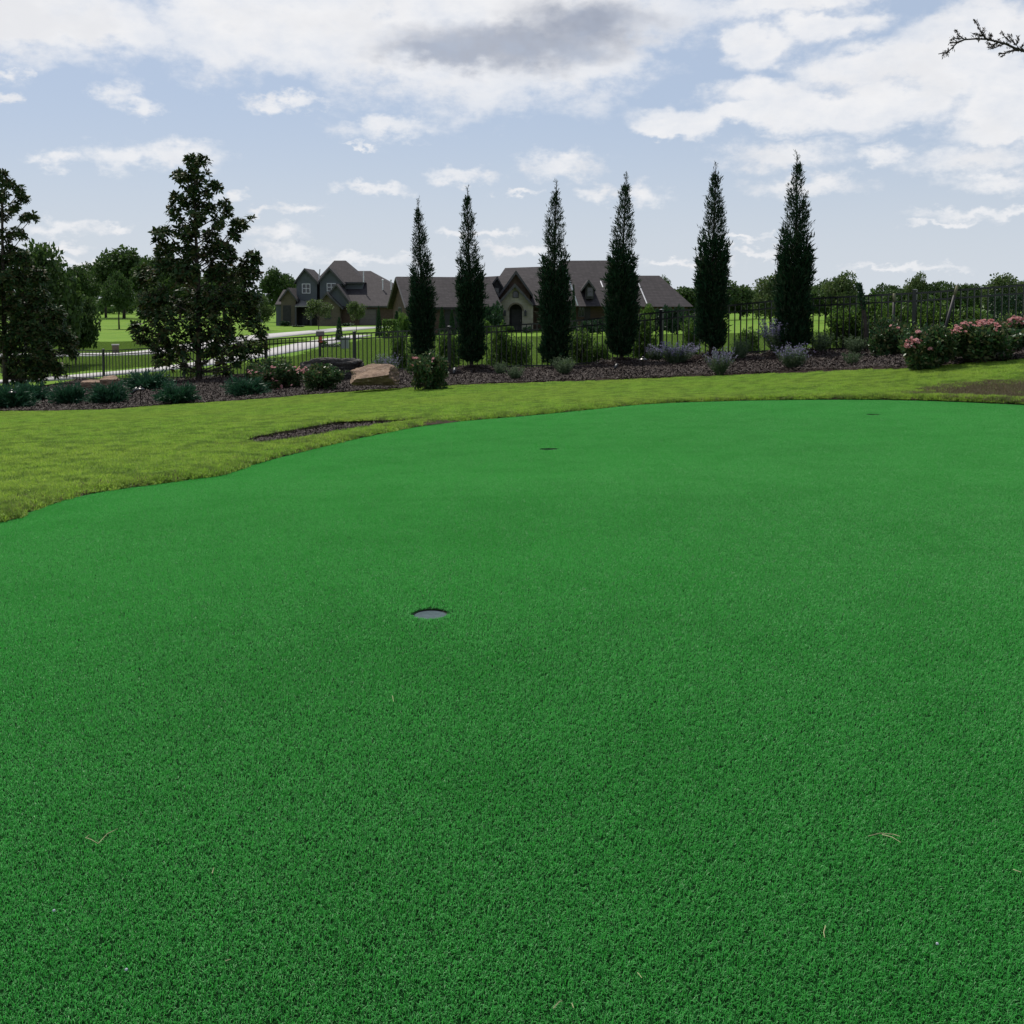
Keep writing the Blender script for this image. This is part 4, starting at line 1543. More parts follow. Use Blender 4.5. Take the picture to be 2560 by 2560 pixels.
def shrub_mesh(rg, H, Wd, n, leaf, mat, stems=7, nl=14, lw=.6, up=.4, lr=(.16, .26), canes=0, zlo=.32):
    """leafy shrub: stems fanning from the foot, leaves on clumps; returns foliage and stem meshes"""
    tb = MB()
    parts = []
    for k in range(nl):
        a = rg.uniform(0, 2 * math.pi)
        rr = rg.uniform(.1, 1) ** .6
        hz_ = H * rg.uniform(zlo, .92) * (1 - .25 * rr)
        c = np.array([math.cos(a) * Wd * .36 * rr, math.sin(a) * Wd * .36 * rr, hz_])
        r = min(H, Wd) * rg.uniform(*lr)
        m_ = n // nl
        d = unit(rg.normal(size=(m_, 3)))
        pos = c + d * (r * rg.uniform(.1, 1, m_) ** .45)[:, None]
        pos[:, 2] = np.maximum(pos[:, 2], .03)
        ax = unit(d + rg.normal(0, .6, (m_, 3)) + np.array([[0, 0, up]]))
        l = leaf * rg.uniform(.6, 1.3, m_)
        parts.append(leaf_arrays(pos, ax, l, l * lw * rg.uniform(.8, 1.2, m_), unit(rg.normal(size=(m_, 3)))))
        if k < stems * 2:
            tb.tube([(c[0] * .06, c[1] * .06, -.05), tuple(c * np.array([.55, .55, .5])), tuple(c)], [.012, .008, .003], 4, False)
    for k in range(canes):
        a = rg.uniform(0, 2 * math.pi)
        sp_ = rg.uniform(.1, .55)
        l = H * rg.uniform(.85, 1.18)
        tip = np.array([math.cos(a) * sp_ * Wd, math.sin(a) * sp_ * Wd, l * (1 - .55 * sp_)])
        tb.tube([(0, 0, 0), tuple(tip * np.array([.4, .4, .6])), tuple(tip)], [.007, .005, .002], 4, False)
        m_ = 26
        f_ = rg.uniform(.55, 1.0, m_)
        pos = tip * f_[:, None] + rg.normal(0, .02, (m_, 3))
        l_ = leaf * rg.uniform(.7, 1.3, m_)
        parts.append(leaf_arrays(pos, rg.normal(size=(m_, 3)) + tip[None], l_, l_ * lw, unit(rg.normal(size=(m_, 3)))))
    return mesh_np('foliage', *join_arrays(parts), mat), tb.mesh('stem', M['bark'])


def plant(name, loc, fol, stem, label, cat, group=None, s=1.0, sz=None, rz=0.0):
    e = empty(name, loc, rz)
    e.scale = (s, s, sz or s)
    tag(e, label, cat, group)
    obj('foliage', fol, e)
    if stem is not None:
        obj('stem', stem, e)
    return e


# low spreading junipers
def spread_mesh(rg):
    parts = []
    nb = 120
    for k in range(nb):
        a = rg.uniform(0, 2 * math.pi)
        l = rg.uniform(.45, 1.0)
        pit = rg.uniform(.12, 1.05)
        out = np.array([math.cos(a), math.sin(a), 0])
        ns = 34
        s_ = rg.uniform(.1, 1, ns)
        pos = out[None] * (l * .60 * math.cos(pit) * s_)[:, None] + np.array([[0, 0, 1.0]]) * (l * .50 * math.sin(pit) * s_ ** .85)[:, None] + np.array([[0, 0, .04]])
        pos = pos + rg.normal(0, .028, (ns, 3))
        pos[:, 2] = np.maximum(pos[:, 2], .02)
        ax = out[None] * math.cos(pit) + np.array([[0, 0, math.sin(pit)]]) + rg.normal(0, .38, (ns, 3))
        ln = rg.uniform(.08, .16, ns)
        parts.append(leaf_arrays(pos, ax, ln, ln * .2, unit(rg.normal(size=(ns, 3)))))
    tb = MB()
    for k in range(14):
        a = rg.uniform(0, 6.28)
        tb.tube([(0, 0, -.03), (.15 * math.cos(a), .15 * math.sin(a), .1), (.35 * math.cos(a), .35 * math.sin(a), .2)], [.012, .008, .003], 4, False)
    return mesh_np('foliage', *join_arrays(parts), M['spread']), tb.mesh('stem', M['bark'])


rgs = np.random.default_rng(44)
SPR = [spread_mesh(rgs) for _ in range(3)]
spread_list = [(20, 1022, 125, 70, 'blue-green spreading juniper around the half-hidden path light'),
               (75, 1004, 110, 55, 'blue-green spreading juniper beneath the glossy evergreen with the thin top'),
               (168, 1012, 105, 62, 'blue-green spreading juniper next to the flat brown stones, at the mulch opening'),
               (264, 1011, 110, 60, 'blue-green spreading juniper in front of the flat brown stones'),
               (362, 976, 130, 55, 'blue-green spreading juniper tucked behind the path light at the fence'),
               (440, 1008, 120, 60, 'blue-green spreading juniper between the path light and the pointed evergreen'),
               (612, 992, 118, 55, 'blue-green spreading juniper beside the pink blooms, by the pointed evergreen')]
for i, (px, by, w, h, lab) in enumerate(spread_list):
    q = hit(px, by, .06)
    wd = w * q.y / FPX
    ht = h * q.y / FPX
    plant('spreading_juniper', (q.x, q.y + wd * .15, bz(q.x, q.y) - .02), *SPR[i % 3], lab, 'shrub', 'spreading junipers in the bed', wd / 1.12, ht / .52, rgs.uniform(0, 6.28))

# roses
def bloom_mesh(rg):
    parts = []
    for ring, (n_, r_, tilt, L_) in enumerate([(4, .004, 1.25, .030), (6, .008, .85, .036), (8, .012, .35, .040)]):
        a = np.linspace(0, 6.28, n_, endpoint=False) + ring * .5
        out = np.c_[np.cos(a), np.sin(a), np.zeros(n_)]
        ax = out * math.cos(tilt) + np.array([[0, 0, math.sin(tilt)]])
        parts.append(leaf_arrays(out * r_, ax, L_, L_ * 1.1, np.tile([[0, 0, 1.0]], (n_, 1)) + rg.normal(0, .2, (n_, 3)), .3, True))
    return mesh_np('bloom', *join_arrays(parts), M['petal'])


rgr = np.random.default_rng(55)
BLOOM = [bloom_mesh(rgr) for _ in range(3)]
ROSE = [shrub_mesh(rgr, .72, 1.08, 5200, .072, M['rose_leaf'], nl=30, lw=.62, lr=(.12, .22), canes=34, zlo=.13) for _ in range(4)]


def rose(px, by, w, h, blooms, lab, k):
    q = hit(px, by, .06)
    wd = w * q.y / FPX
    ht = h * q.y / FPX
    e = plant('rose_bush', (q.x, q.y, bz(q.x, q.y) - .02), *ROSE[k % 4], lab, 'rose bush', 'pink rose bushes in the bed', wd / .95, ht / .70, rgr.uniform(0, 6.28))
    inv = e.matrix_basis.inverted()
    for (bx, by2, n_, spread_) in blooms:
        for _ in range(n_):
            ox, oy = rgr.normal(0, spread_, 2)
            Yd = q.y - wd * rgr.uniform(.22, .42)
            p_ = at(bx + ox, by2 + oy * .8, Yd)
            o = obj('bloom', BLOOM[int(rgr.integers(0, 3))], e)
            s_ = rgr.uniform(.5, .85)
            n_dir = Vector((rgr.normal(0, .5), -0.6 + rgr.normal(0, .3), .8))
            o.matrix_local = inv @ Matrix.LocRotScale(p_, n_dir.to_track_quat('Z', 'Y'), Vector((s_, s_, s_)))
    return e


rose(690, 974, 120, 74, [(672, 942, 9, 7), (685, 955, 12, 8), (700, 966, 8, 7), (663, 934, 4, 6), (630, 928, 4, 6), (684, 921, 4, 5), (722, 928, 3, 8)], 'rose bush loaded with pale pink blooms beside a spreading juniper', 0)
rose(645, 950, 70, 40, [(622, 930, 3, 4), (645, 919, 2, 5), (629, 935, 3, 4)], 'small rose bush with a few coral blooms at the fence post', 1)
rose(808, 978, 100, 68, [(745, 922, 4, 3), (760, 928, 6, 5), (794, 931, 3, 4), (757, 924, 3, 4)], 'dark leafy rose bush in front of the dark grey boulder', 2)
rose(1066, 972, 104, 88, [(1042, 900, 4, 6), (1078, 900, 2, 5), (1030, 915, 2, 4)], 'bushy rose with coral tips at the foot of the smallest columnar juniper', 3)
rose(2225, 890, 110, 90, [(2290, 826, 3, 8), (2240, 818, 2, 6)], 'rose bush with few flowers at the upright stake by the fence', 0)
rose(2320, 918, 140, 105, [(2275, 852, 9, 6), (2290, 855, 10, 8), (2268, 862, 6, 5), (2325, 875, 3, 5), (2300, 828, 3, 6)], 'wide rose bush casting a dark shadow, with one pale bloom cluster low down', 1)
rose(2455, 900, 175, 100, [(2392, 822, 8, 7), (2405, 818, 5, 6), (2385, 830, 5, 5), (2460, 805, 9, 7), (2480, 806, 9, 7), (2445, 812, 5, 5), (2490, 818, 6, 5), (2418, 812, 3, 4)], 'large rose bush topped with several pink bloom clusters', 2)
rose(2555, 880, 120, 95, [(2520, 806, 10, 7), (2532, 798, 10, 7), (2548, 802, 8, 8), (2505, 815, 7, 6), (2535, 836, 7, 6), (2520, 840, 4, 5), (2560, 800, 6, 6)], 'rose bush at the bed end thick with rosy pink clusters', 3)


# sage: airy grey-green stems with violet tips
def sage_mesh(rg, flower):
    leafp, flp = [], []
    tb = MB()
    for k in range(70):
        a = rg.uniform(0, 6.28)
        sp_ = rg.uniform(.1, .62)
        l = rg.uniform(.55, 1.0)
        tip = np.array([math.cos(a) * sp_ * l * .8, math.sin(a) * sp_ * l * .8, l * (1 - .35 * sp_)])
        root = np.array([math.cos(a) * .04, math.sin(a) * .04, 0])
        midp = (root + tip) / 2 + np.array([math.cos(a) * .05, math.sin(a) * .05, -.02])
        tb.tube([tuple(root), tuple(midp), tuple(tip)], [.0045, .0035, .0015], 3, False)
        ns = 36
        s_ = rg.uniform(.2, .82 if flower else 1.0, ns)
        pos = root + (tip - root) * s_[:, None] + rg.normal(0, .016, (ns, 3))
        ax = (tip - root)[None] * .7 + rg.normal(0, .5, (ns, 3))
        ln = rg.uniform(.03, .065, ns)
        leafp.append(leaf_arrays(pos, ax, ln, ln * .34, unit(rg.normal(size=(ns, 3)))))
        ns = int(flower * 26)
        if ns:
            s_ = rg.uniform(.68, 1.05, ns)
            pos = root + (tip - root) * s_[:, None] + rg.normal(0, .012, (ns, 3))
            ln = rg.uniform(.022, .045, ns)
            flp.append(leaf_arrays(pos, (tip - root)[None] + rg.normal(0, .5, (ns, 3)), ln, ln * .6, unit(rg.normal(size=(ns, 3)))))
    f = mesh_np('foliage', *join_arrays(leafp), M['sage_leaf'])
    fl = mesh_np('flower_spikes', *join_arrays(flp), M['sage_flower']) if flp else None
    return f, fl, tb.mesh('stem', M['sage_leaf'])


rga = np.random.default_rng(66)
SAGE = [sage_mesh(rga, 1.0), sage_mesh(rga, .45), sage_mesh(rga, 0.0)]
for (px, by, w, h, k, lab) in [(968, 944, 80, 56, 1, 'pale grey-violet sage behind the tan boulder'),
                               (948, 938, 60, 44, 2, 'thin grey sage between the boulders and the fence'),
                               (1288, 950, 64, 36, 2, 'low green-grey sage in the gap between two mulch mounds'),
                               (1250, 938, 50, 34, 2, 'small grassy sage at the second mulch mound'),
                               (1410, 938, 78, 46, 2, 'green feathery sage in front of the juniper past the stone porch'),
                               (1690, 912, 120, 52, 0, 'violet sage against the fence beside the path light'),
                               (1640, 905, 70, 40, 1, 'grey-violet sage behind the path light at the fence'),
                               (1800, 936, 92, 64, 1, 'grey sage in front of the juniper beside the house roof end'),
                               (1850, 900, 70, 52, 2, 'green airy sage leaning on the fence between the two tallest junipers'),
                               (1945, 893, 120, 78, 0, 'big violet sage at the foot of the tallest juniper'),
                               (1982, 922, 110, 62, 1, 'spreading grey-green sage in front of the violet one'),
                               (2052, 886, 90, 50, 2, 'low green sage by the fence past the tallest juniper'),
                               (2138, 884, 82, 44, 2, 'soft rounded green sage before the dark young trunk'),
                               (2130, 914, 58, 36, 2, 'sparse woody sage at the lawn edge before the soft rounded one')]:
    q = hit(px, by, .06)
    wd = w * q.y / FPX
    ht = h * q.y / FPX
    f, fl, stm = SAGE[k]
    e = plant('sage_plant', (q.x, q.y, bz(q.x, q.y) - .02), f, stm, lab, 'sage', 'sage plants in the bed', wd * 1.2 / .95, ht / .82, rga.uniform(0, 6.28))
    if fl is not None:
        tag(obj('flower_spikes', fl, e), kind='stuff')

# shrubs on the far side of the fence
rgh = np.random.default_rng(77)
SHR = [shrub_mesh(rgh, 1.0, .95, 1900, .08, M['shrub'], nl=22, lw=.6, lr=(.10, .22), canes=26, zlo=.15) for _ in range(4)]
sh_list = [(1000, 16, 96, 'light green shrub behind the fence at the foot of the smallest juniper'),
           (1120, 60, 96, 'leafy green shrub behind the fence between the first two junipers'),
           (1250, 70, 104, 'tall leafy shrub growing through the fence beside the mulch-mound juniper'),
           (1300, 60, 70, 'low bright shrub behind the fence in front of the stone porch'),
           (1455, 70, 92, 'bright leafy shrub behind the fence past the stone porch'),
           (1500, 60, 60, 'low bright shrub behind the fence beside the path-light juniper'),
           (1612, 80, 120, 'tall loose shrub behind the fence beside the path light'),
           (1730, 60, 100, 'green shrub behind the fence beside the sage-footed juniper'),
           (1870, 60, 64, 'low shrub behind the fence between the two tallest junipers'),
           (2110, 90, 110, 'leafy shrub behind the fence at the dark young trunk'),
           (2175, 90, 130, 'tall leafy shrub behind the fence before the rose bushes'),
           (2245, 90, 120, 'leafy shrub behind the fence next to the upright stake'),
           (2345, 100, 120, 'leafy shrub behind the fence around the leaning stake'),
           (2430, 100, 110, 'leafy shrub behind the fence above the large rose bush'),
           (2200, 70, 95, 'lower leafy shrub in front of the tall one at the rose bushes')]
for i, (px, w, h, lab) in enumerate(sh_list):
    X, Y = fence_xy(px, 0.75 + rgh.uniform(0, .8))
    wd = max(w, 50) * Y / FPX
    ht = h * Y / FPX
    plant('leafy_shrub', (X, Y, z1(X, Y) + STEP - .02), *SHR[i % 4], lab, 'shrub', 'shrubs behind the fence', wd / .9, ht / .95, rgh.uniform(0, 6.28))

# clipped hedge block behind the fence end
def clipped_mesh(rg, n, leaf, mat, bx):
    f = rg.integers(0, 6, n)
    p_ = rg.uniform(-.5, .5, (n, 3))
    for ax_ in range(3):
        p_[f == ax_ * 2, ax_] = -.5
        p_[f == ax_ * 2 + 1, ax_] = .5
    p_ = p_ * np.array(bx) * rg.uniform(.86, 1.03, (n, 1)) + np.array([0, 0, bx[2] / 2])
    p_[:, 2] = np.maximum(p_[:, 2], .02)
    l = leaf * rg.uniform(.6, 1.3, n)
    return mesh_np('foliage', *leaf_arrays(p_, rg.normal(size=(n, 3)), l, l * .7, unit(rg.normal(size=(n, 3)))), mat)


hq = at(2545, 786, 58)
e = empty('clipped_hedge', (hq.x, 58, z1(hq.x, 58)))
tag(e, 'dark clipped hedge block beyond the fence above the roses', 'hedge')
obj('foliage', clipped_mesh(rgh, 7000, .13, M['darkshrub'], (2.8, 1.2, at(2545, 738, 58).z - z1(hq.x, 58))), e)
b = MB()
for k in range(6):
    b.tube([(-1.1 + .44 * k, 0, -.1), (-1.1 + .44 * k, 0, .9)], [.03, .015], 5)
b.build('stem', M['bark'], e)

# stakes and young trunk by the fence at the roses
for (x0, y0, x1_, y1_, off_, r_, lab) in [(2232, 828, 2235, 733, -.5, .028, 'upright dark stake with a pale cut top beside the fence'),
                                          (2348, 826, 2380, 714, -.4, .030, 'leaning dark stake with a pale cut top crossing the fence rails')]:
    X, Y = fence_xy(x0, off_)
    a = at(x0, y0, Y)
    t_ = at(x1_, y1_, Y)
    e = empty('stake', (a.x, Y, bz(a.x, Y)))
    tag(e, lab, 'stake', 'stakes at the fence')
    d = t_ - Vector((a.x, Y, a.z))
    d = d * (1.0 / d.z)
    Ht = t_.z - e.location.z
    b = MB()
    b.tube([tuple(d * -0.2), tuple(d * (Ht * .85))], r_, 8)
    b.build('shaft', M['darkwood'], e, True)
    b = MB()
    b.tube([tuple(d * (Ht * .85)), tuple(d * Ht)], [r_ * 1.02, r_ * .9], 8)
    b.build('tip', plain('cut_wood', (.16, .15, .09), .8, .2), e, True)
X, Y = fence_xy(2165, -.3)
e = empty('young_tree', (X, Y, bz(X, Y)))
tag(e, 'dark forked young tree trunk with a pointed top against the fence', 'young tree')
b = MB()
pp = [at(2166, 850, Y), at(2163, 800, Y), at(2156, 760, Y), at(2148, 712, Y)]
pl_ = [Vector((q.x - X, 0, q.z - e.location.z)) for q in pp]
pl_[0] = Vector((pl_[0].x, 0, -.15))
b.tube(pl_, [.05, .042, .035, .012], 8)
b.build('trunk', M['bark'], e, True)
fol = []
nn_ = 500
hs = rgh.uniform(.62, 1.0, nn_)
Lz = pl_[3].z
pos = np.c_[np.interp(hs * Lz, [q.z for q in pl_], [q.x for q in pl_]) + rgh.normal(0, .05, nn_) * (1.15 - hs), rgh.normal(0, .05, nn_), hs * Lz]
obj('foliage', mesh_np('foliage', *leaf_arrays(pos, rgh.normal(0, .5, (nn_, 3)) + np.array([[0, 0, .8]]), rgh.uniform(.04, .09, nn_), .03), M['darkshrub']), e)


# ------------------------------------------------------------------ boulders
def rock(name, loc, dims, planes, mat, seed, label, rz=0.0, strata=0.0):
    import bmesh
    rg = np.random.default_rng(seed)
    bm = bmesh.new()
    bmesh.ops.create_icosphere(bm, subdivisions=5, radius=1.0)
    me = bpy.data.meshes.new(name)
    bm.to_mesh(me)
    bm.free()
    co = np.empty(len(me.vertices) * 3)
    me.vertices.foreach_get('co', co)
    co = co.reshape(-1, 3)
    co = np.sign(co) * np.abs(co) ** .8
    for (n_, d_) in planes:
        n_ = np.array(n_, float)
        n_ /= np.linalg.norm(n_)
        ex = co @ n_ - d_
        co = co - np.outer(np.maximum(ex, 0), n_)
    from mathutils import noise as mn
    out = np.empty_like(co)
    for i, c in enumerate(co):
        v = Vector(c)
        n1_ = mn.fractal(v * 1.7 + Vector((seed, 0, 0)), 1.0, 2.0, 4)
        lay = mn.noise(Vector((c[0] * 1.2 + seed, c[1] * 1.2, c[2] * 6.0)))
        n2_ = mn.fractal(v * 6.0 + Vector((0, seed, 0)), 0.8, 2.0, 4)
        out[i] = c * (1 + .11 * n1_ + .028 * n2_ + strata * lay)
    out = out * np.array(dims) / 2
    me.vertices.foreach_set('co', out.ravel().astype(np.float32))
    me.update()
    me.materials.append(mat)
    o = obj(name, me, None, loc)
    o.rotation_euler = (0, 0, rz)
    tag(o, label, 'boulder')
    return o


q = hit(935, 978, .06)
sc_ = q.y / FPX
rock('boulder', (q.x - .05, q.y + .45, bz(q.x, q.y) + .26), (130 * sc_, 1.0, 66 * sc_), [((-.35, -.75, 1.0), .50), ((0, -1, -.5), .62), ((.9, -.25, .2), .82), ((-1, -.4, .3), .80), ((0, 0, -1), .6)], M['rock_tan'], 3,
     'tan sandstone boulder with a sunlit sloping top at the lawn edge', 0.05, .045)
q2 = hit(822, 955, .06)
sc_ = q2.y / FPX
rock('boulder', (q2.x, q2.y + .5, bz(q2.x, q2.y) + .30), (165 * sc_, 1.0, 82 * sc_), [((.06, .26, 1.0), .60), ((-.3, .15, 1.0), .70), ((0, -1, -.35), .6), ((.8, -.4, -.2), .85), ((-.8, -.3, .1), .85), ((0, 0, -1), .6)], M['rock_grey'], 5,
     'long dark flat-topped boulder behind the rose bush', 0.1, .05)
q3 = hit(262, 978, .06)
sc_ = q3.y / FPX
rock('boulder', (q3.x, q3.y + .4, bz(q3.x, q3.y) + .2), (48 * sc_, .6, 40 * sc_), [((0, -.3, 1.0), .7), ((0, -1, 0), .7), ((0, 0, -1), .7)], M['rock_tan'], 8, 'small reddish stone peeping over the spreading junipers', .2, .05)
q4 = hit(218, 976, .06)
rock('boulder', (q4.x, q4.y + .5, bz(q4.x, q4.y) + .15), (66 * sc_, .6, 26 * sc_), [((0, -.2, 1.0), .6), ((0, -1, 0), .7), ((0, 0, -1), .7)], M['rock_tan'], 9, 'flat low brown stone slab beside the small reddish stone', -.1, .06)


# ------------------------------------------------------------------ path lights
def path_light(px, by, h_px, lab):
    q = hit(px, by, .06)
    H = h_px * q.y / FPX
    k = H / .45
    e = empty('path_light', (q.x, q.y, bz(q.x, q.y)))
    tag(e, lab, 'path light', 'path lights in the bed')
    b = MB()
    b.lathe([(.012 * k, -.15), (.012 * k, .36 * k), (.020 * k, .365 * k), (.020 * k, .385 * k)], 10)
    b.build('post', M['lamp_metal'], e, True)
    b = MB()
    b.lathe([(.100 * k, .375 * k), (.104 * k, .380 * k), (.085 * k, .398 * k), (.045 * k, .420 * k), (.030 * k, .426 * k)], 18)
    cp = b.build('cap', M['lamp_metal'], e, True)
    b = MB()
    b.lathe([(.030 * k, .424 * k), (.030 * k, .440 * k), (.036 * k, .444 * k), (.022 * k, .455 * k), (.004 * k, .46 * k)], 12)
    b.build('finial', M['lamp_metal'], cp, True)
    return e


path_light(352, 1012, 46, 'metal hat-shaped path light standing clear between the spreading junipers')
path_light(31, 1022, 48, 'metal hat-shaped path light half hidden in a spreading juniper')
path_light(1607, 940, 48, 'metal hat-shaped path light with pale cap near the violet sage')


def spot(px, by, h_px, yaw, lab):
    q = hit(px, by, .06)
    k = h_px * q.y / FPX / .2
    e = empty('spot_light', (q.x, q.y, bz(q.x, q.y)), yaw)
    tag(e, lab, 'spotlight', 'spotlights in the bed')
    b = MB()
    b.lathe([(.010 * k, -.1), (.010 * k, .09 * k), (.018 * k, .095 * k), (.018 * k, .115 * k)], 8)
    b.build('stake', M['lamp_metal'], e, True)
    b = MB()
    b.tube([(0, .02 * k, .10 * k), (0, -.05 * k, .16 * k), (0, -.10 * k, .21 * k)], [.026 * k, .034 * k, .037 * k], 12)
    b.build('head', M['iron'], e, True)


spot(1135, 945, 22, 3.0, 'small black spotlight tilted up at the second juniper')
spot(1538, 932, 20, 2.6, 'small black spotlight at the mound of the path-light juniper')
spot(332, 996, 24, 2.2, 'small black spotlight lying low beside the clear-standing path light')

# ------------------------------------------------------------------ straws and grit on the turf
def straw(px, py, segs, lab='thin pale dry grass stalk lying on the turf'):
    q = hit(px, py, .011)
    e = MB()
    for pl in segs:
        pts_ = [(hit(px + a, py + b_, .012) - q) for a, b_ in pl]
        pts_ = [Vector((p_.x, p_.y, 0.0 + .0015 * math.sin(i * 2))) for i, p_ in enumerate(pts_)]
        e.tube(pts_, [.0005 + .0004 * (i < len(pts_) - 1) for i in range(len(pts_))], 4)
    o = e.build('dry_stalk', M['straw'], None, False, (q.x, q.y, z1(q.x, q.y) + .0115))
    tag(o, lab, 'dry stalk', 'dry stalks on the turf')


straw(228, 2100, [[(-14, -6), (0, 0), (18, 8)], [(18, 8), (40, -16), (66, -34)], [(-14, -6), (-4, -12)]], 'forked pale dry grass stalk lying on the turf')
straw(2210, 2085, [[(-40, 6), (-10, 0), (24, 0), (40, 8)], [(-5, 2), (20, 12), (42, 22)]], 'wide arching pair of pale dry stalks on the turf')
straw(2060, 2335, [[(4, -22), (-1, -2), (2, 8)]], 'short curled yellowish stalk on the turf')
for (px, py, sg_) in [(2545, 2180, [[(-12, -6), (8, 4)]]), (1600, 2440, [[(-6, -8), (5, 8)]]), (1395, 2512, [[(-12, 10), (4, -6), (10, -12)]]), (570, 2400, [[(-7, 2), (7, 0)]]),
                      (532, 2176, [[(-2, 8), (3, -6)]]), (983, 1752, [[(-2, -14), (1, 4)]]), (1430, 2515, [[(0, -8), (4, 8)]])]:
    straw(px, py, sg_)
for (px, py) in [(135, 2277), (2343, 2361), (316, 2426)]:
    q = hit(px, py, .011)
    b = MB()
    b.lathe([(.0010, 0), (.0028, .0012), (.0022, .0032), (.0008, .004)], 6)
    tag(b.build('grit_speck', M['grit'], None, False, (q.x, q.y, z1(q.x, q.y) + .0095)), 'tiny whitish grit speck caught in the turf', 'grit', 'grit specks on the turf')

# ------------------------------------------------------------------ houses
class House:
    """helper: zoomed-photo coordinates -> local metres on a facade plane"""
    def __init__(self, name, label, D, ox, oy, k, base_px, base_zy):
        self.D, self.ox, self.oy, self.k = D, ox, oy, k
        b0 = at(base_px, 800, D)
        self.x0 = b0.x
        self.zg = z1(b0.x, D)
        self.z0 = at(base_px, oy + base_zy / k, D).z
        self.e = empty(name, (b0.x, D, self.zg))
        tag(self.e, label, 'house')

    def P(self, zx, zy, ly=0.0):
        q = at(self.ox + zx / self.k, self.oy + zy / self.k, self.D + ly)
        return (q.x - self.x0, q.z - self.zg)

    def V(self, zx, zy, ly):
        x_, z_ = self.P(zx, zy, ly)
        return (x_, ly, z_)

    def wall(self, name, pts, y0, y1, mat, parent=None, ref=None):
        b = MB()
        b.prism([self.P(a, c, y0 if ref is None else ref) for a, c in pts], y0, y1)
        return b.build(name, M[mat], parent or self.e)

    def gable_roof(self, L, A, Rr, y0, y1, th=.22, mat='shingle', over=0.35, parent=None):
        l, a, r = (np.array(self.P(*q, y0)) for q in (L, A, Rr))
        la = (l - a) / np.linalg.norm(l - a)
        ra = (r - a) / np.linalg.norm(r - a)
        l2 = l + la * over
        r2 = r + ra * over
        b = MB()
        poly = [tuple(l2), tuple(a), tuple(r2), (r2[0], r2[1] - th), (a[0], a[1] - th * 1.25), (l2[0], l2[1] - th)]
        # two slabs
        b.prism([poly[0], poly[1], poly[4], poly[5]], y0, y1)
        b.prism([poly[1], poly[2], poly[3], poly[4]], y0, y1)
        ro = b.build('roof', M[mat], parent or self.e)
        f = MB()
        f.prism([(l2[0], l2[1] + .02), (a[0], a[1] + .03), (a[0], a[1] - th * 1.5), (l2[0], l2[1] - th * 1.2)], y0 - .07, y0 - .004)
        f.prism([(a[0], a[1] + .03), (r2[0], r2[1] + .02), (r2[0], r2[1] - th * 1.2), (a[0], a[1] - th * 1.5)], y0 - .07, y0 - .004)
        f.build('fascia', M['trim'], ro)
        return ro

    def poly_roof(self, verts, faces, th=.0, mat='shingle'):
        b = MB()
        b.face_set(verts, faces)
        return b.build('roof', M[mat], self.e)

    def window(self, x0, y0, x1_, y1_, ly, cols=2, rows_=2, fr=.08, mat='trim', glass='glass', arch=False):
        (a, zt_), (c, zb_) = self.P(x0, y0, ly), self.P(x1_, y1_, ly)
        f = MB()
        f.box(a - fr, a, ly - .07, ly - .003, zb_ - fr, zt_ + fr)
        f.box(c, c + fr, ly - .07, ly - .003, zb_ - fr, zt_ + fr)
        f.box(a, c, ly - .07, ly - .003, zt_, zt_ + fr)
        f.box(a, c, ly - .07, ly - .003, zb_ - fr, zb_)
        for i in range(1, cols):
            xm = a + (c - a) * i / cols
            f.box(xm - .035, xm + .035, ly - .065, ly - .003, zb_, zt_)
        for j in range(1, rows_):
            zm = zb_ + (zt_ - zb_) * j / rows_
            for i in range(cols):
                f.box(a + (c - a) * i / cols + .036, a + (c - a) * (i + 1) / cols - .036, ly - .06, ly - .003, zm - .03, zm + .03)
        wo_ = f.build('window', M[mat], self.e)
        for i in range(cols):
            g = MB()
            g.box(a + (c - a) * i / cols + .001, a + (c - a) * (i + 1) / cols - .001, ly - .03, ly - .002, zb_, zt_)
            g.build('pane', M[glass], wo_)
        return wo_

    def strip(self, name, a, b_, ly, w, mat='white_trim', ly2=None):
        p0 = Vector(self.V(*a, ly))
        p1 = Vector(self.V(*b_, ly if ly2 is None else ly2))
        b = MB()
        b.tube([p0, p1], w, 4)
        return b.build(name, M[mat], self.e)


# --- grey two-storey house
H = House('gabled_house', 'grey two-storey house with steep gables, stone entry and garage', 150, 640, 600, 4.83, 800, 1030)
GZ = 1085      # below ground line so that walls meet the lawn
# garage wing: long front slope with hipped end
eL, eR = H.V(1015, 800, -3.0), H.V(2050, 800, -3.0)
rL, rR = H.V(1180, 373, 7.0), H.V(1385, 373, 7.0)
bR = (eR[0], 17.0, eR[2])
bL = (eL[0], 17.0, eL[2])
H.poly_roof([eL, eR, rR, rL, bR, bL], [(0, 1, 2, 3), (1, 4, 2), (4, 5, 3, 2), (5, 0, 3), (0, 5, 4, 1)])
H.wall('wall', [(1032, 802), (2000, 802), (2000, GZ), (1032, GZ)], -2.6, 10.0, 'brick', ref=-2.6)
ef = MB()
ef.box(eL[0], eR[0], -3.06, -3.004, eL[2] - .16, eL[2] + .05)
ef.build('fascia', M['trim'], H.e)
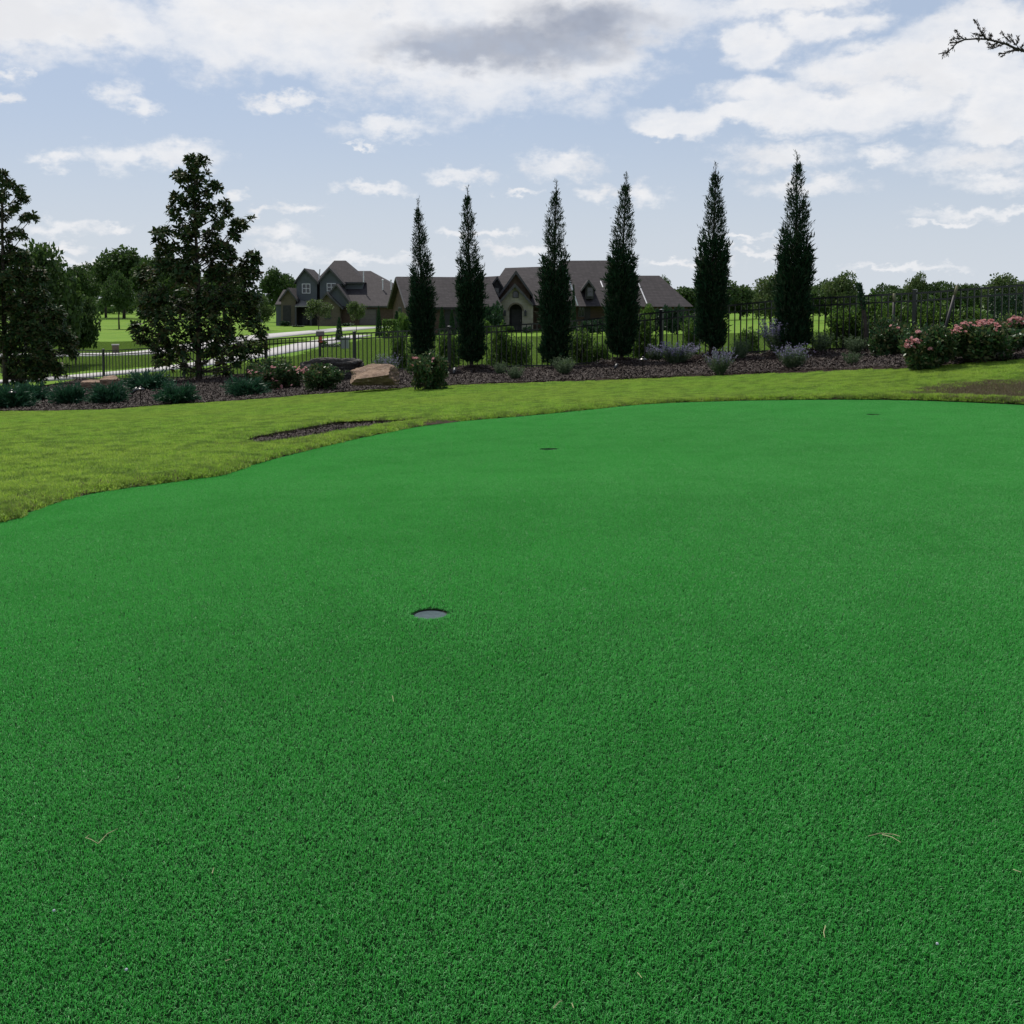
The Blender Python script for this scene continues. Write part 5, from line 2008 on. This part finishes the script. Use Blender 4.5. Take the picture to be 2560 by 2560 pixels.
# garage door with panels
(ga, gzt), (gc, gzb) = H.P(1258, 842, -2.6), H.P(1447, 1036, -2.6)
gd = MB()
gd.box(ga - .1, ga, -2.68, -2.604, gzb - .5, gzt + .1)
gd.box(gc, gc + .1, -2.68, -2.604, gzb - .5, gzt + .1)
gd.box(ga, gc, -2.68, -2.604, gzt, gzt + .1)
gdo = gd.build('garage_door', M['trim'], H.e)
for r_ in range(4):
    z0_ = gzb - .5 + (gzt - gzb + .5) * r_ / 4
    z1__ = gzb - .5 + (gzt - gzb + .5) * (r_ + 1) / 4
    b = MB()
    b.box(ga + .004, gc - .004, -2.65, -2.603, z0_ + .012, z1__ - .012)
    b.build('panel', M['garage'], gdo)
H.window(1105, 836, 1126, 882, -2.6, 1, 1)
# main hipped roof of the upper storey
m1_, m2_ = H.V(945, 248, 6.0), H.V(1085, 248, 6.0)
f1_, f2_ = H.V(700, 512, 1.2), H.V(1310, 512, 1.2)
b1_, b2_ = (f1_[0], 11.0, f1_[2]), (f2_[0], 11.0, f2_[2])
H.poly_roof([f1_, f2_, m2_, m1_, b1_, b2_], [(0, 1, 2, 3), (1, 5, 2), (5, 4, 3, 2), (4, 0, 3), (0, 4, 5, 1)])
H.wall('wall', [(770, 505), (1290, 505), (1290, 790), (770, 790)], 1.7, 10.5, 'siding', ref=1.7)
ef = MB()
ef.box(f1_[0] + 1.0, f2_[0], 1.13, 1.196, f1_[2] - .15, f1_[2] + .06)
ef.build('fascia', M['trim'], H.e)
H.strip('flashing', (1298, 378), (1298, 512), 1.0, .085, ly2=1.0)  # roof end edge; its white colour paints in the sunlight on it
H.strip('flashing', (772, 352), (758, 482), .3, .085)  # sunlit edge beside the gable, brightness put into the white colour
# upper gables
H.gable_roof((475, 487), (585, 340), (738, 497), -.4, 7.0)
H.wall('wall', [(490, 492), (585, 368), (735, 498), (735, 730), (490, 730)], 0, 7.0, 'siding', ref=0)
H.window(562, 534, 650, 638, 0, 2, 2, mat='white_trim')
H.gable_roof((758, 492), (885, 333), (1045, 507), -.6, 6.0)
H.wall('wall', [(772, 500), (885, 362), (1035, 505), (1035, 760), (772, 760)], -.2, 6.0, 'siding', ref=-.2)
H.window(862, 528, 955, 612, -.2, 2, 2, mat='white_trim')
H.wall('wall', [(730, 500), (775, 500), (775, 790), (730, 790)], 1.2, 5.0, 'darkwood', ref=1.2)
# lower gables over the front rooms
H.gable_roof((885, 630), (967, 527), (1155, 778), -3.6, 4.0)
H.wall('wall', [(890, 640), (967, 555), (1140, 790), (1040, 800), (890, 800)], -3.2, 3.0, 'siding', ref=-3.2)
H.gable_roof((720, 795), (850, 630), (1025, 800), -4.5, 1.0)
H.wall('wall', [(742, 800), (850, 662), (1010, 805), (1010, GZ), (742, GZ)], -4.1, 1.0, 'tanstone', ref=-4.1)
H.window(832, 824, 903, 950, -4.1, 2, 2)
# recessed porch with metal roof
b = MB()
pa, pb = H.P(470, 760, -2.4), H.P(745, 796, -2.4)
b.face_set([(pa[0], -2.4, pb[1]), (pb[0], -2.4, pb[1]), (pb[0], .2, pa[1] + .4), (pa[0], .2, pa[1] + .4), (pa[0], -2.4, pb[1] - .14), (pb[0], -2.4, pb[1] - .14), (pb[0], .2, pb[1] - .14), (pa[0], .2, pb[1] - .14)],
           [(0, 1, 2, 3), (4, 7, 6, 5), (0, 4, 5, 1), (0, 3, 7, 4), (1, 5, 6, 2)])
b.build('porch_roof', M['metalroof'], H.e)
H.wall('wall', [(465, 795), (742, 795), (742, GZ), (465, GZ)], .3, 6.0, 'darkwood', ref=.3)
dr = H.wall('door', [(560, 850), (620, 850), (620, 1020), (560, 1020)], .2, .29, 'trim', ref=.2)
b = MB()
hx, hz2 = H.P(612, 940, .2)
b.box(hx - .05, hx + .05, .12, .199, hz2 - .1, hz2 + .1)
b.build('handle', M['metalroof'], dr)
for zx in (478, 660):
    b = MB()
    cx_, cz1 = H.P(zx, 792, -2.2)
    b.box(cx_ - .12, cx_ + .12, -2.3, -2.06, -.4, cz1)
    b.build('porch_post', M['trim'], H.e)
# stone entry and low side wing
H.gable_roof((295, 700), (385, 575), (485, 705), -2.0, 5.0)
H.wall('wall', [(303, 706), (385, 606), (478, 710), (478, GZ), (303, GZ)], -1.6, 5.0, 'tanstone', ref=-1.6)
H.wall('doorway', [(325, 790), (420, 790), (420, 1020), (325, 1020)], -1.66, -1.604, 'darkwood', ref=-1.66)
q0, q1 = H.V(228, 778, -1.2), H.V(330, 600, 3.5)
q2_, q3_ = H.V(345, 778, -1.2), H.V(360, 600, 3.5)
H.poly_roof([q0, q2_, q3_, q1, (q0[0], 8, q0[2]), (q2_[0], 8, q2_[2])], [(0, 1, 2, 3), (3, 4, 0), (2, 5, 4, 3), (1, 5, 2), (0, 4, 5, 1)])
H.wall('wall', [(242, 776), (335, 776), (335, GZ), (242, GZ)], -.8, 6.0, 'siding', ref=-.8)
for (zx, zy) in ((1530, 520), (1630, 520)):
    p_ = H.V(zx, zy, 1.5)
    b = MB()
    b.lathe([(.08, -1.2), (.08, .35), (.15, .36), (.15, .5), (.02, .55)], 8, p_[0], p_[1], p_[2])
    b.build('roof_vent', M['white_trim'], H.e)

# --- brick house with stone porch
B = House('brick_house', 'long brown-brick house with a cream stone arched porch and dormers', 104, 960, 440, 3.864, 1330, 1500)
BZ = 1640
# main roof, two ridges
def slope_roof(Hs, el_, er_, rl_, rr_, ye, yr_, yb):
    a, c = Hs.V(*el_, ye), Hs.V(*er_, ye)
    d, f = Hs.V(*rl_, yr_), Hs.V(*rr_, yr_)
    return Hs.poly_roof([a, c, f, d, (c[0], yb, c[2]), (a[0], yb, a[2])], [(0, 1, 2, 3), (1, 4, 2), (4, 5, 3, 2), (5, 0, 3), (0, 5, 4, 1)])


slope_roof(B, (930, 1240), (1900, 1255), (1170, 888), (1640, 872), -1.0, 6.0, 13)
B.wall('wall', [(960, 1240), (1860, 1250), (1860, BZ), (960, BZ)], .6, 12, 'brick', ref=.6)
slope_roof(B, (640, 1262), (1300, 1250), (800, 985), (1260, 956), .2, 5.2, 11.5)
slope_roof(B, (1560, 1258), (2340, 1258), (1700, 818), (2175, 815), -1.6, 5.5, 12.6)
B.wall('wall', [(1600, 1256), (2300, 1256), (2300, BZ), (1600, BZ)], 0, 12, 'brick', ref=0)
slope_roof(B, (2150, 1262), (2990, 1262), (2300, 962), (2660, 962), -.4, 4.6, 10)
B.wall('wall', [(2180, 1260), (2930, 1260), (2930, BZ), (2180, BZ)], .1, 9.6, 'brick', ref=.1)
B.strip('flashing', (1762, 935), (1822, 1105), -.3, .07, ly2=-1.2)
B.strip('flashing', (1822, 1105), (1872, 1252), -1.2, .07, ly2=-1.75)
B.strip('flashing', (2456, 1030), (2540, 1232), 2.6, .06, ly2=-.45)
# left garage wing, turned a little: ridge runs away to the side
wing_c = B.V(165, 972, -4)
wl, wh, wdp = 8.6, wing_c[2], 8.2
eave = B.V(-40, 1240, -4)[2]
ang = R(17)
ca_, sa_ = math.cos(ang), math.sin(ang)


def wing(u, v, z_):
    """u along the ridge to the right and away, v towards the viewer's left"""
    return (wing_c[0] + u * ca_ + v * sa_, wing_c[1] + u * sa_ - v * ca_, z_)


hw = wdp / 2
ov = .45
b = MB()
th_ = .22
for sgn in (1, -1):
    p0 = wing(-ov, sgn * (hw + ov), eave - .25)
    p1 = wing(wl, sgn * (hw + ov), eave - .25)
    p2 = wing(wl, 0, wh)
    p3 = wing(-ov, 0, wh)
    vs = [p0, p1, p2, p3] + [(q[0], q[1], q[2] - th_) for q in (p0, p1, p2, p3)]
    fs = [(0, 1, 2, 3), (7, 6, 5, 4), (0, 4, 5, 1), (1, 5, 6, 2), (3, 7, 4, 0)]
    if sgn < 0:
        fs = [f[::-1] for f in fs]
    b.face_set(vs, fs)
b.build('roof', M['shingle'], B.e)
b = MB()
zlo = -.6
A_ = [wing(0, hw, zlo), wing(0, -hw, zlo), wing(0, -hw, eave - .12), wing(0, 0, wh - .26), wing(0, hw, eave - .12)]
B_ = [wing(wl, hw, zlo), wing(wl, -hw, zlo), wing(wl, -hw, eave - .12), wing(wl, 0, wh - .26), wing(wl, hw, eave - .12)]
b.face_set(A_ + B_, [(4, 3, 2, 1, 0), (5, 6, 7, 8, 9), (0, 5, 9, 4), (1, 2, 7, 6), (0, 1, 6, 5)])
b.build('wall', M['brick'], B.e)
b = MB()
for sgn in (1, -1):
    p0, p1 = Vector(wing(-ov - .02, sgn * (hw + ov), eave - .25)), Vector(wing(-ov - .02, 0, wh))
    b.tube([p0 - Vector((0, 0, .1)), p1 - Vector((0, 0, .1))], .1, 4)
b.build('fascia', M['trim'], B.e)
# window awning shade on the gable end
b = MB()
wp = [wing(-.04, -1.4, .9), wing(-.04, .3, .9), wing(-.04, .3, 2.4), wing(-.04, -1.4, 2.4)]
wq = [wing(-.005, -1.4, .9), wing(-.005, .3, .9), wing(-.005, .3, 2.4), wing(-.005, -1.4, 2.4)]
b.face_set(wp + wq, [(0, 1, 2, 3), (4, 7, 6, 5), (0, 4, 5, 1), (1, 5, 6, 2), (2, 6, 7, 3), (3, 7, 4, 0)])
wdo = b.build('window', M['trim'], B.e)
b = MB()
wp = [wing(-.05, -1.25, 1.05), wing(-.05, .15, 1.05), wing(-.05, .15, 2.25), wing(-.05, -1.25, 2.25)]
b.face_set(wp + [wing(-.041, -1.25, 1.05), wing(-.041, .15, 1.05), wing(-.041, .15, 2.25), wing(-.041, -1.25, 2.25)], [(0, 1, 2, 3), (4, 7, 6, 5), (0, 4, 5, 1), (1, 5, 6, 2), (2, 6, 7, 3), (3, 7, 4, 0)])
b.build('pane', M['glass'], wdo)
# brick gable behind the porch, then the stone porch gable
B.gable_roof((1085, 1180), (1275, 912), (1420, 1120), -2.6, 4.0)
B.wall('wall', [(1100, 1180), (1275, 945), (1410, 1130), (1410, 1250), (1100, 1250)], -2.2, 4.0, 'brick', ref=-2.2)
B.gable_roof((1105, 1218), (1265, 1038), (1418, 1212), -4.6, 2.0)
# stone porch wall with arched opening, built as a ring of prisms
ly = -4.2
xa, xb_ = 1122, 1440
arch_c, arch_r, spring = 1272, 62, 1300
b = MB()


def Pp(a, c):
    return B.P(a, c, ly)


def top_of(zx):
    return float(np.interp(zx, [1122, 1265, 1440], [1232, 1068, 1240]))


segs = [xa, arch_c - arch_r]
b.prism([Pp(xa, BZ), Pp(arch_c - arch_r, BZ), Pp(arch_c - arch_r, top_of(arch_c - arch_r)), Pp(xa, top_of(xa))], ly, ly + .5)
b.prism([Pp(arch_c + arch_r, BZ), Pp(xb_, BZ), Pp(xb_, top_of(xb_)), Pp(arch_c + arch_r, top_of(arch_c + arch_r))], ly, ly + .5)
na_ = 10
for k in range(na_):
    w0, w1 = math.pi * (1 - k / na_), math.pi * (1 - (k + 1) / na_)
    x0_, x1__ = arch_c + arch_r * math.cos(w0), arch_c + arch_r * math.cos(w1)
    y0_, y1__ = spring - arch_r * math.sin(w0), spring - arch_r * math.sin(w1)
    b.prism([Pp(x0_, y0_), Pp(x1__, y1__), Pp(x1__, top_of(x1__)), Pp(x0_, top_of(x0_))], ly, ly + .5)
pw = b.build('porch_wall', M['stone'], B.e)
tag(pw, 'cream stone porch wall with an arched opening')
b = MB()
for k in range(na_):
    w0, w1 = math.pi * (1 - k / na_), math.pi * (1 - (k + 1) / na_)
    r0_, r1_ = arch_r + 1, arch_r + 16
    b.prism([Pp(arch_c + r * math.cos(w), spring - r * math.sin(w)) for r, w in ((r0_, w0), (r0_, w1), (r1_, w1), (r1_, w0))], ly - .05, ly - .003)
b.build('arch_trim', M['tanstone'], B.e)
b = MB()
b.prism([Pp(arch_c - 90, BZ), Pp(arch_c + 90, BZ), Pp(arch_c + 90, 1240), Pp(arch_c - 90, 1240)], ly + 1.6, ly + 1.7)
b.build('recess_wall', M['darkwood'], B.e)
dd = MB()
dd.prism([Pp(1232, BZ), Pp(1330, BZ), Pp(1330, 1290), Pp(1232, 1290)], ly + 1.5, ly + 1.59)
ddo = dd.build('door', M['trim'], B.e)
b = MB()
hx, hz2 = Pp(1322, 1400)
b.box(hx - .04, hx + .04, ly + 1.42, ly + 1.499, hz2 - .1, hz2 + .1)
b.build('handle', M['metalroof'], ddo)
vw = MB()
vp = [Pp(1242, 1178), Pp(1302, 1178)] + [Pp(1272 + 30 * math.cos(w), 1135 - 28 * math.sin(w)) for w in np.linspace(0, math.pi, 7)]
vw.prism(vp, ly - .045, ly - .003)
vo = vw.build('window', M['darkwood'], B.e)
b = MB()
vi = [Pp(1249, 1172), Pp(1295, 1172)] + [Pp(1272 + 23 * math.cos(w), 1137 - 22 * math.sin(w)) for w in np.linspace(0, math.pi, 7)]
b.prism(vi, ly - .055, ly - .046)
b.build('pane', M['glass'], vo)
for zx in (1168, 1366):
    cx_, cz_ = Pp(zx, 1330)
    b = MB()
    b.box(cx_ - .11, cx_ + .11, ly - .28, ly - .05, cz_ - .22, cz_ + .18)
    b.face_set([(cx_ - .14, ly - .31, cz_ + .181), (cx_ + .14, ly - .31, cz_ + .181), (cx_ + .14, ly - .02, cz_ + .181), (cx_ - .14, ly - .02, cz_ + .181), (cx_, ly - .165, cz_ + .36)],
               [(3, 2, 1, 0), (0, 1, 4), (1, 2, 4), (2, 3, 4), (3, 0, 4)])
    b.box(cx_ - .03, cx_ + .03, ly - .06, ly + .02, cz_ - .05, cz_ + .05)
    b.build('wall_lantern', M['iron'], B.e)
# return walls of the porch
b = MB()
for zx, s_ in ((xa, 1), (xb_, -1)):
    xx = Pp(zx, 0)[0]
    x2_ = xx + s_ * .45
    b.box(min(xx, x2_), max(xx, x2_), ly + .502, -2.2, -.6, Pp(zx, 1240)[1])
b.build('porch_side', M['stone'], B.e)
# dormers
def dormer(Lq, Aq, Rq, wall_pts, win, y0, y1):
    ro = B.gable_roof(Lq, Aq, Rq, y0, y1, .16, over=.2)
    B.wall('dormer', wall_pts, y0 + .35, y1, 'darkwood', ref=y0 + .35)
    B.window(*win, y0 + .35, 1, 2, .07, 'trim')


dormer((1012, 1082), (1095, 968), (1152, 1072), [(1032, 1080), (1095, 1000), (1140, 1072), (1140, 1190), (1032, 1190)], (1066, 1085, 1108, 1170), -1.2, 6.0)
zz = 3.864 / 4.83
def z4(a, c):
    return ((1360 + a / 4.83 - 960) * 3.864, (560 + c / 4.83 - 440) * 3.864)


dormer(z4(468, 770), z4(540, 672), z4(612, 772), [z4(502, 768), z4(540, 712), z4(600, 768), z4(600, 905), z4(502, 905)], (*z4(528, 770), *z4(588, 868)), -1.4, 4.0)
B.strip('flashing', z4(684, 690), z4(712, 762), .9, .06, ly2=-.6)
# low windows and dark openings under the eaves
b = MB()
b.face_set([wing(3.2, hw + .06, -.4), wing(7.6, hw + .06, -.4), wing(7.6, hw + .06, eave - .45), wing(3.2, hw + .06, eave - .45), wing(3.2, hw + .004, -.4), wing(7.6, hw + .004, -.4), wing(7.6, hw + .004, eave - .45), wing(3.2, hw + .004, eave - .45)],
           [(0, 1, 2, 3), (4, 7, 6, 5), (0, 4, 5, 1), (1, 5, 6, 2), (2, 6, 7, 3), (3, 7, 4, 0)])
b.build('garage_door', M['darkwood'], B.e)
B.window(*z4(420, 1010), *z4(480, 1110), 0, 2, 1)
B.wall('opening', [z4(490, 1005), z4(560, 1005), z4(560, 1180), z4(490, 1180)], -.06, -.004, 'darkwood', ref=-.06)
B.window(1040, 1290, 1085, 1440, .6, 1, 2)

# foundation planting of the brick house
rgf = np.random.default_rng(88)


def cone_mesh(rg, H_, Wd, n, leaf, mat):
    t = rg.uniform(0, 1, n) ** 1.4
    a = rg.uniform(0, 6.28, n)
    r = Wd / 2 * (1 - t) ** .75 * rg.uniform(.55, 1.0, n)
    pos = np.c_[np.cos(a) * r, np.sin(a) * r, t * H_ * .96 + .03]
    ax = np.c_[np.cos(a) * .6, np.sin(a) * .6, np.ones(n)] + rg.normal(0, .4, (n, 3))
    l = leaf * rg.uniform(.6, 1.3, n)
    return mesh_np('foliage', *leaf_arrays(pos, ax, l, l * .5, unit(rg.normal(size=(n, 3)))), mat)


stem_b = MB()
stem_b.tube([(0, 0, -.2), (0, 0, .8)], [.05, .02], 6)
STEM = stem_b.mesh('stem', M['bark'])
CONE = cone_mesh(rgf, 1.0, .5, 1800, .07, M['darkshrub'])


def cone_plant(px, by, ty, w, D, lab, name='cone_shrub', fol=None, group='dark conical shrubs at the houses'):
    b0 = at(px, by, D)
    zg = z1(b0.x, D) + STEP - .03
    Hh = at(px, ty, D).z - zg
    e = empty(name, (b0.x, D, zg))
    e.scale = (w * D / FPX / .5, w * D / FPX / .5, Hh)
    tag(e, lab, 'shrub', group)
    obj('foliage', fol or CONE, e)
    obj('stem', STEM, e)


cone_plant(947, 828, 768, 18, 90, 'dark upright shrub at the brick gable corner by the driveway')
cone_plant(992, 830, 780, 24, 88, 'dark pointed shrub behind the bright clipped hedge')
cone_plant(1434, 820, 716, 15, 97, 'tall thin dark pointed shrub against the brick house roof')
cone_plant(1105, 825, 770, 20, 92, 'dark pointed shrub under the eaves between the first two junipers')
cone_plant(1130, 825, 776, 18, 92, 'shorter dark pointed shrub under the eaves beside its twin')
cone_plant(848, 842, 795, 20, 82, 'dark narrow evergreen beside the grey utility box')
hp = at(974, 828, 86)
e = empty('clipped_hedge', (hp.x, 86, z1(hp.x, 86)))
tag(e, 'bright green clipped hedge in front of the brick gable end', 'hedge')
obj('foliage', clipped_mesh(rgf, 3500, .12, M['shrub'], (1.0, .9, at(974, 800, 86).z - z1(hp.x, 86))), e)
obj('stem', STEM, e)
BUSH = [shrub_mesh(rgf, 1.2, 1.4, 2600, .12, M['shrub'], lw=.7), shrub_mesh(rgf, 1.2, 1.4, 2600, .12, M['darkshrub'], lw=.7)]
for (px, by, ty, w, D, k, lab) in [(1012, 832, 788, 40, 84, 0, 'yellow-green bush by the brick gable beside the smallest juniper'),
                                   (1232, 828, 748, 60, 92, 1, 'rounded dark-green tree-like bush beside the stone porch'),
                                   (1210, 830, 800, 40, 88, 0, 'low green bush at the porch corner'),
                                   (1270, 826, 815, 30, 96, 0, 'small bush at one side of the porch arch'),
                                   (1320, 826, 814, 26, 96, 1, 'small dark bush on the other side of the porch arch'),
                                   (1500, 826, 790, 60, 92, 1, 'dark bush under the main eave of the brick house'),
                                   (1470, 826, 796, 50, 90, 1, 'dark low bush below the dormer of the brick house'),
                                   (1650, 815, 758, 60, 86, 1, 'large dark bush hiding the end wall of the brick house'),
                                   (1690, 815, 757, 56, 84, 1, 'large dark bush at the corner past the brick house'),
                                   (1618, 815, 766, 44, 84, 0, 'lighter bush before the end wall of the brick house'),
                                   (1600, 830, 800, 44, 76, 1, 'low dark bush on the lawn before the end wall'),
                                   (1740, 818, 778, 50, 90, 1, 'dark bush on the meadow past the brick house corner'),
                                   (830, 874, 858, 60, 68, 1, 'low dark bush in the small island bed by the walkway'),
                                   (812, 868, 852, 24, 70, 0, 'small yellow-green bush in the island bed by the walkway'),
                                   (745, 832, 812, 30, 140, 1, 'dark bush under the stone gable of the grey house'),
                                   (870, 824, 806, 30, 142, 1, 'dark bush beside the garage of the grey house'),
                                   (712, 816, 800, 26, 144, 1, 'dark bush at the entry of the grey house')]:
    b0 = at(px, by, D)
    zg = z1(b0.x, D) + STEP - .03
    plant('garden_bush', (b0.x, D, zg), *BUSH[k], lab, 'bush', 'bushes planted round the houses', w * D / FPX / 1.35, (at(px, ty, D).z - zg) / 1.2, rgf.uniform(0, 6.28))

# young street trees before the grey house
YT = broadleaf_mesh(rgf, 4.0, 2.6, .22, 18, 2400, .16, M['lighttree'], .05)
for (px, by, ty, D, w, lab) in [(797, 828, 742, 118, 66, 'slender young tree before the stone gable of the grey house'), (891, 833, 746, 108, 44, 'slender young tree beside the driveway before the garage')]:
    b0 = at(px, by, D)
    zg = z1(b0.x, D) + STEP - .03
    place_tree(YT, (b0.x, D, zg), w * D / FPX / 2.4, (at(px, ty, D).z - zg) / 3.9, rgf.uniform(0, 6.28), 'young_tree', lab, 'young trees before the grey house')

# utility box, stone pillar, bird feeder
q = hit(862, 874, STEP)
e = empty('utility_box', (q.x, q.y, q.z))
tag(e, 'grey green utility box in the small island bed by the walkway', 'utility box')
k = q.y / FPX
b = MB()
b.box(-9 * k, 9 * k, -.25, .25, -.1, 28 * k)
b.build('cabinet', M['greybox'], e)
b = MB()
b.box(-10 * k, 10 * k, -.29, .29, 28 * k + .002, 31 * k)
b.build('lid', M['greybox'], e)
q = hit(289, 884, STEP)
k = q.y / FPX
e = empty('stone_pillar', (q.x, q.y, q.z), .35)
tag(e, 'short square stone pillar with a pale slab cap by the driveway', 'pillar')
b = MB()
b.box(-8 * k, 8 * k, -8 * k, 8 * k, -.1, 21 * k)
b.build('shaft', M['tanstone'], e)
b = MB()
b.box(-9.2 * k, 9.2 * k, -9.2 * k, 9.2 * k, 21 * k + .002, 23.5 * k)
b.build('slab_cap', M['concrete'], e)
q = hit(801, 895, STEP)
k = q.y / FPX
e = empty('bird_feeder', (q.x, q.y, q.z), .3)
tag(e, 'red bird feeder with a dark roof on a post beyond the fence', 'bird feeder')
b = MB()
b.box(-2.2 * k, 2.2 * k, -2.2 * k, 2.2 * k, -.1, 39 * k)
b.build('post', M['darkwood'], e)
b = MB()
b.box(-4.4 * k, 4.4 * k, -4.4 * k, 4.4 * k, 39 * k + .001, 56 * k)
b.box(-6.0 * k, 6.0 * k, -6.0 * k, 6.0 * k, 40 * k, 42 * k)
b.build('feeder_body', M['red'], e)
b = MB()
z0_ = 56 * k + .001
b.face_set([(-10 * k, -9 * k, z0_), (10 * k, -9 * k, z0_), (10 * k, 9 * k, z0_), (-10 * k, 9 * k, z0_), (-10 * k, 0, z0_ + 11 * k), (10 * k, 0, z0_ + 11 * k)],
           [(3, 2, 1, 0), (0, 1, 5, 4), (2, 3, 4, 5), (1, 2, 5), (3, 0, 4)])
b.build('feeder_roof', M['darkwood'], e)

# ------------------------------------------------------------------ cedar standing beside the green; one branch reaches over it
YB = 3.6
tpx = at(3420, 300, YB)
e = empty('cedar_tree', (tpx.x, YB + .25, z1(tpx.x, YB + .25) + STEP - .02))
tag(e, 'dark cedar branch with short tufted twigs hanging over the edge of the green', 'cedar tree')
b = MB()
bx0, by0, bz0 = e.location


def lp_(px, py, dy=0.0):
    q_ = at(px, py, YB + dy)
    return Vector((q_.x - bx0, q_.y - by0, q_.z - bz0))


zb1 = lp_(3420, 120).z
b.tube([(0, 0, -.2), (.03, 0, zb1 * .5), (.0, .02, zb1), (.03, 0, zb1 + .9), (0.02, 0, zb1 + 1.9)], [.085, .07, .055, .035, .008], 9)
b.build('trunk', M['bark'], e, True)
br = MB()
tw = []


def limb(pts, r0_, r1_):
    n_ = len(pts)
    br.tube(pts, [r0_ + (r1_ - r0_) * i / (n_ - 1) for i in range(n_)], 6)


main = [Vector((0, 0, zb1 - .05)), lp_(3000, 132, .15), lp_(2700, 120, .05), lp_(2560, 128), lp_(2540, 122), lp_(2515, 110, -.01), lp_(2468, 98, -.01), lp_(2440, 97), lp_(2412, 99), lp_(2392, 108), lp_(2370, 130), lp_(2346, 135)]
br.tube(main, [.012, .008, .0055, .0042, .004, .0036, .0032, .0028, .0026, .0023, .002, .0014], 6)
cz_rg = np.random.default_rng(12)
twl = []
subs = [[(2468, 98), (2456, 88), (2448, 72), (2442, 60), (2438, 52)], [(2412, 99), (2398, 90), (2393, 82), (2390, 75)], [(2405, 101), (2390, 106), (2374, 107)], [(2540, 124), (2520, 130), (2502, 142)], [(2546, 124), (2516, 132), (2498, 134)],
        [(2540, 114), (2544, 104), (2546, 92)], [(2538, 112), (2528, 96), (2522, 88)], [(2528, 106), (2512, 92), (2505, 84)], [(2500, 104), (2482, 112), (2466, 108)], [(2495, 106), (2480, 116), (2474, 119)], [(2510, 110), (2490, 118), (2483, 120)],
        [(2552, 118), (2560, 112), (2575, 104)], [(2460, 90), (2448, 88), (2436, 84)], [(2462, 92), (2456, 80), (2460, 72)], [(2372, 129), (2362, 132), (2357, 140)], [(2366, 131), (2368, 138)], [(2384, 117), (2382, 124)],
        [(2600, 122), (2590, 100), (2584, 84)], [(2640, 122), (2620, 140), (2600, 150)], [(2480, 100), (2474, 92), (2476, 86)], [(2402, 97), (2388, 96), (2378, 98)]]
for sb_ in subs:
    pts_ = [lp_(a, c, cz_rg.normal(0, .01)) for a, c in sb_]
    limb(pts_, .0024, .0009)
    for i in range(len(pts_) - 1):
        m_ = 20 if len(sb_) > 2 else 7
        f_ = cz_rg.uniform(0, 1, m_)
        p0, p1 = np.array(pts_[i]), np.array(pts_[i + 1])
        pos = p0 + (p1 - p0) * f_[:, None] + cz_rg.normal(0, .0022, (m_, 3))
        ax = unit((p1 - p0)[None] / np.linalg.norm(p1 - p0) + cz_rg.normal(0, .5, (m_, 3)))
        twl.append(leaf_arrays(pos, ax, cz_rg.uniform(.006, .014, m_), .0032, unit(cz_rg.normal(size=(m_, 3)))))
for i in range(3, len(main) - 1):
    m_ = 22 if i < 7 else 4
    f_ = cz_rg.uniform(0, 1, m_)
    p0, p1 = np.array(main[i]), np.array(main[i + 1])
    pos = p0 + (p1 - p0) * f_[:, None] + cz_rg.normal(0, .003, (m_, 3))
    twl.append(leaf_arrays(pos, cz_rg.normal(0, .6, (m_, 3)) + np.array([[-.6, 0, .5]]), cz_rg.uniform(.008, .018, m_), .0045, unit(cz_rg.normal(size=(m_, 3)))))
M['cedar'] = leafy('cedar_twig', [(.040, .045, .022), (.075, .040, .036), (.030, .038, .020), (.085, .050, .045)], .7, .2, .1)
br.build('branch', M['bark'], e, True)
# crown above and behind, beyond the picture
nn_ = 5200
hs = cz_rg.uniform(.15, 1, nn_)
a = cz_rg.uniform(0, 6.28, nn_)
rr = .95 * (1.05 - hs) * cz_rg.uniform(.2, 1, nn_) ** .5
zc_ = zb1 + .15 + hs * 1.8
pos = np.c_[np.cos(a) * rr + .25, np.sin(a) * rr, zc_]
twl.append(leaf_arrays(pos, cz_rg.normal(0, .5, (nn_, 3)) + np.c_[np.cos(a), np.sin(a), .5 * np.ones(nn_)], .09, .02, unit(cz_rg.normal(size=(nn_, 3)))))
obj('foliage', mesh_np('foliage', *join_arrays(twl), M['cedar']), e)

# ------------------------------------------------------------------ far woods on the horizon
rgw = np.random.default_rng(99)
nb_ = 520
wa = np.sort(rgw.uniform(-1.15, 1.15, nb_))
wr = rgw.uniform(285, 340, nb_)
wparts = []
for a, r in zip(wa, wr):
    hgt = rgw.uniform(3.6, 6.2)
    n_ = 110
    dd_ = unit(rgw.normal(size=(n_, 3)))
    pos = np.array([math.sin(a) * r, math.cos(a) * r, -1.4 + hgt * .5]) + dd_ * np.array([3.4, 3.4, hgt * .5]) * rgw.uniform(.4, 1, (n_, 1))
    l = rgw.uniform(.7, 1.5, n_)
    wparts.append(leaf_arrays(pos, rgw.normal(size=(n_, 3)), l, l * .8, unit(rgw.normal(size=(n_, 3)))))
tag(obj('far_woods', mesh_np('far_woods', *join_arrays(wparts), M['oak'])), 'low dark band of far woods along the horizon', 'woods', kind='stuff')
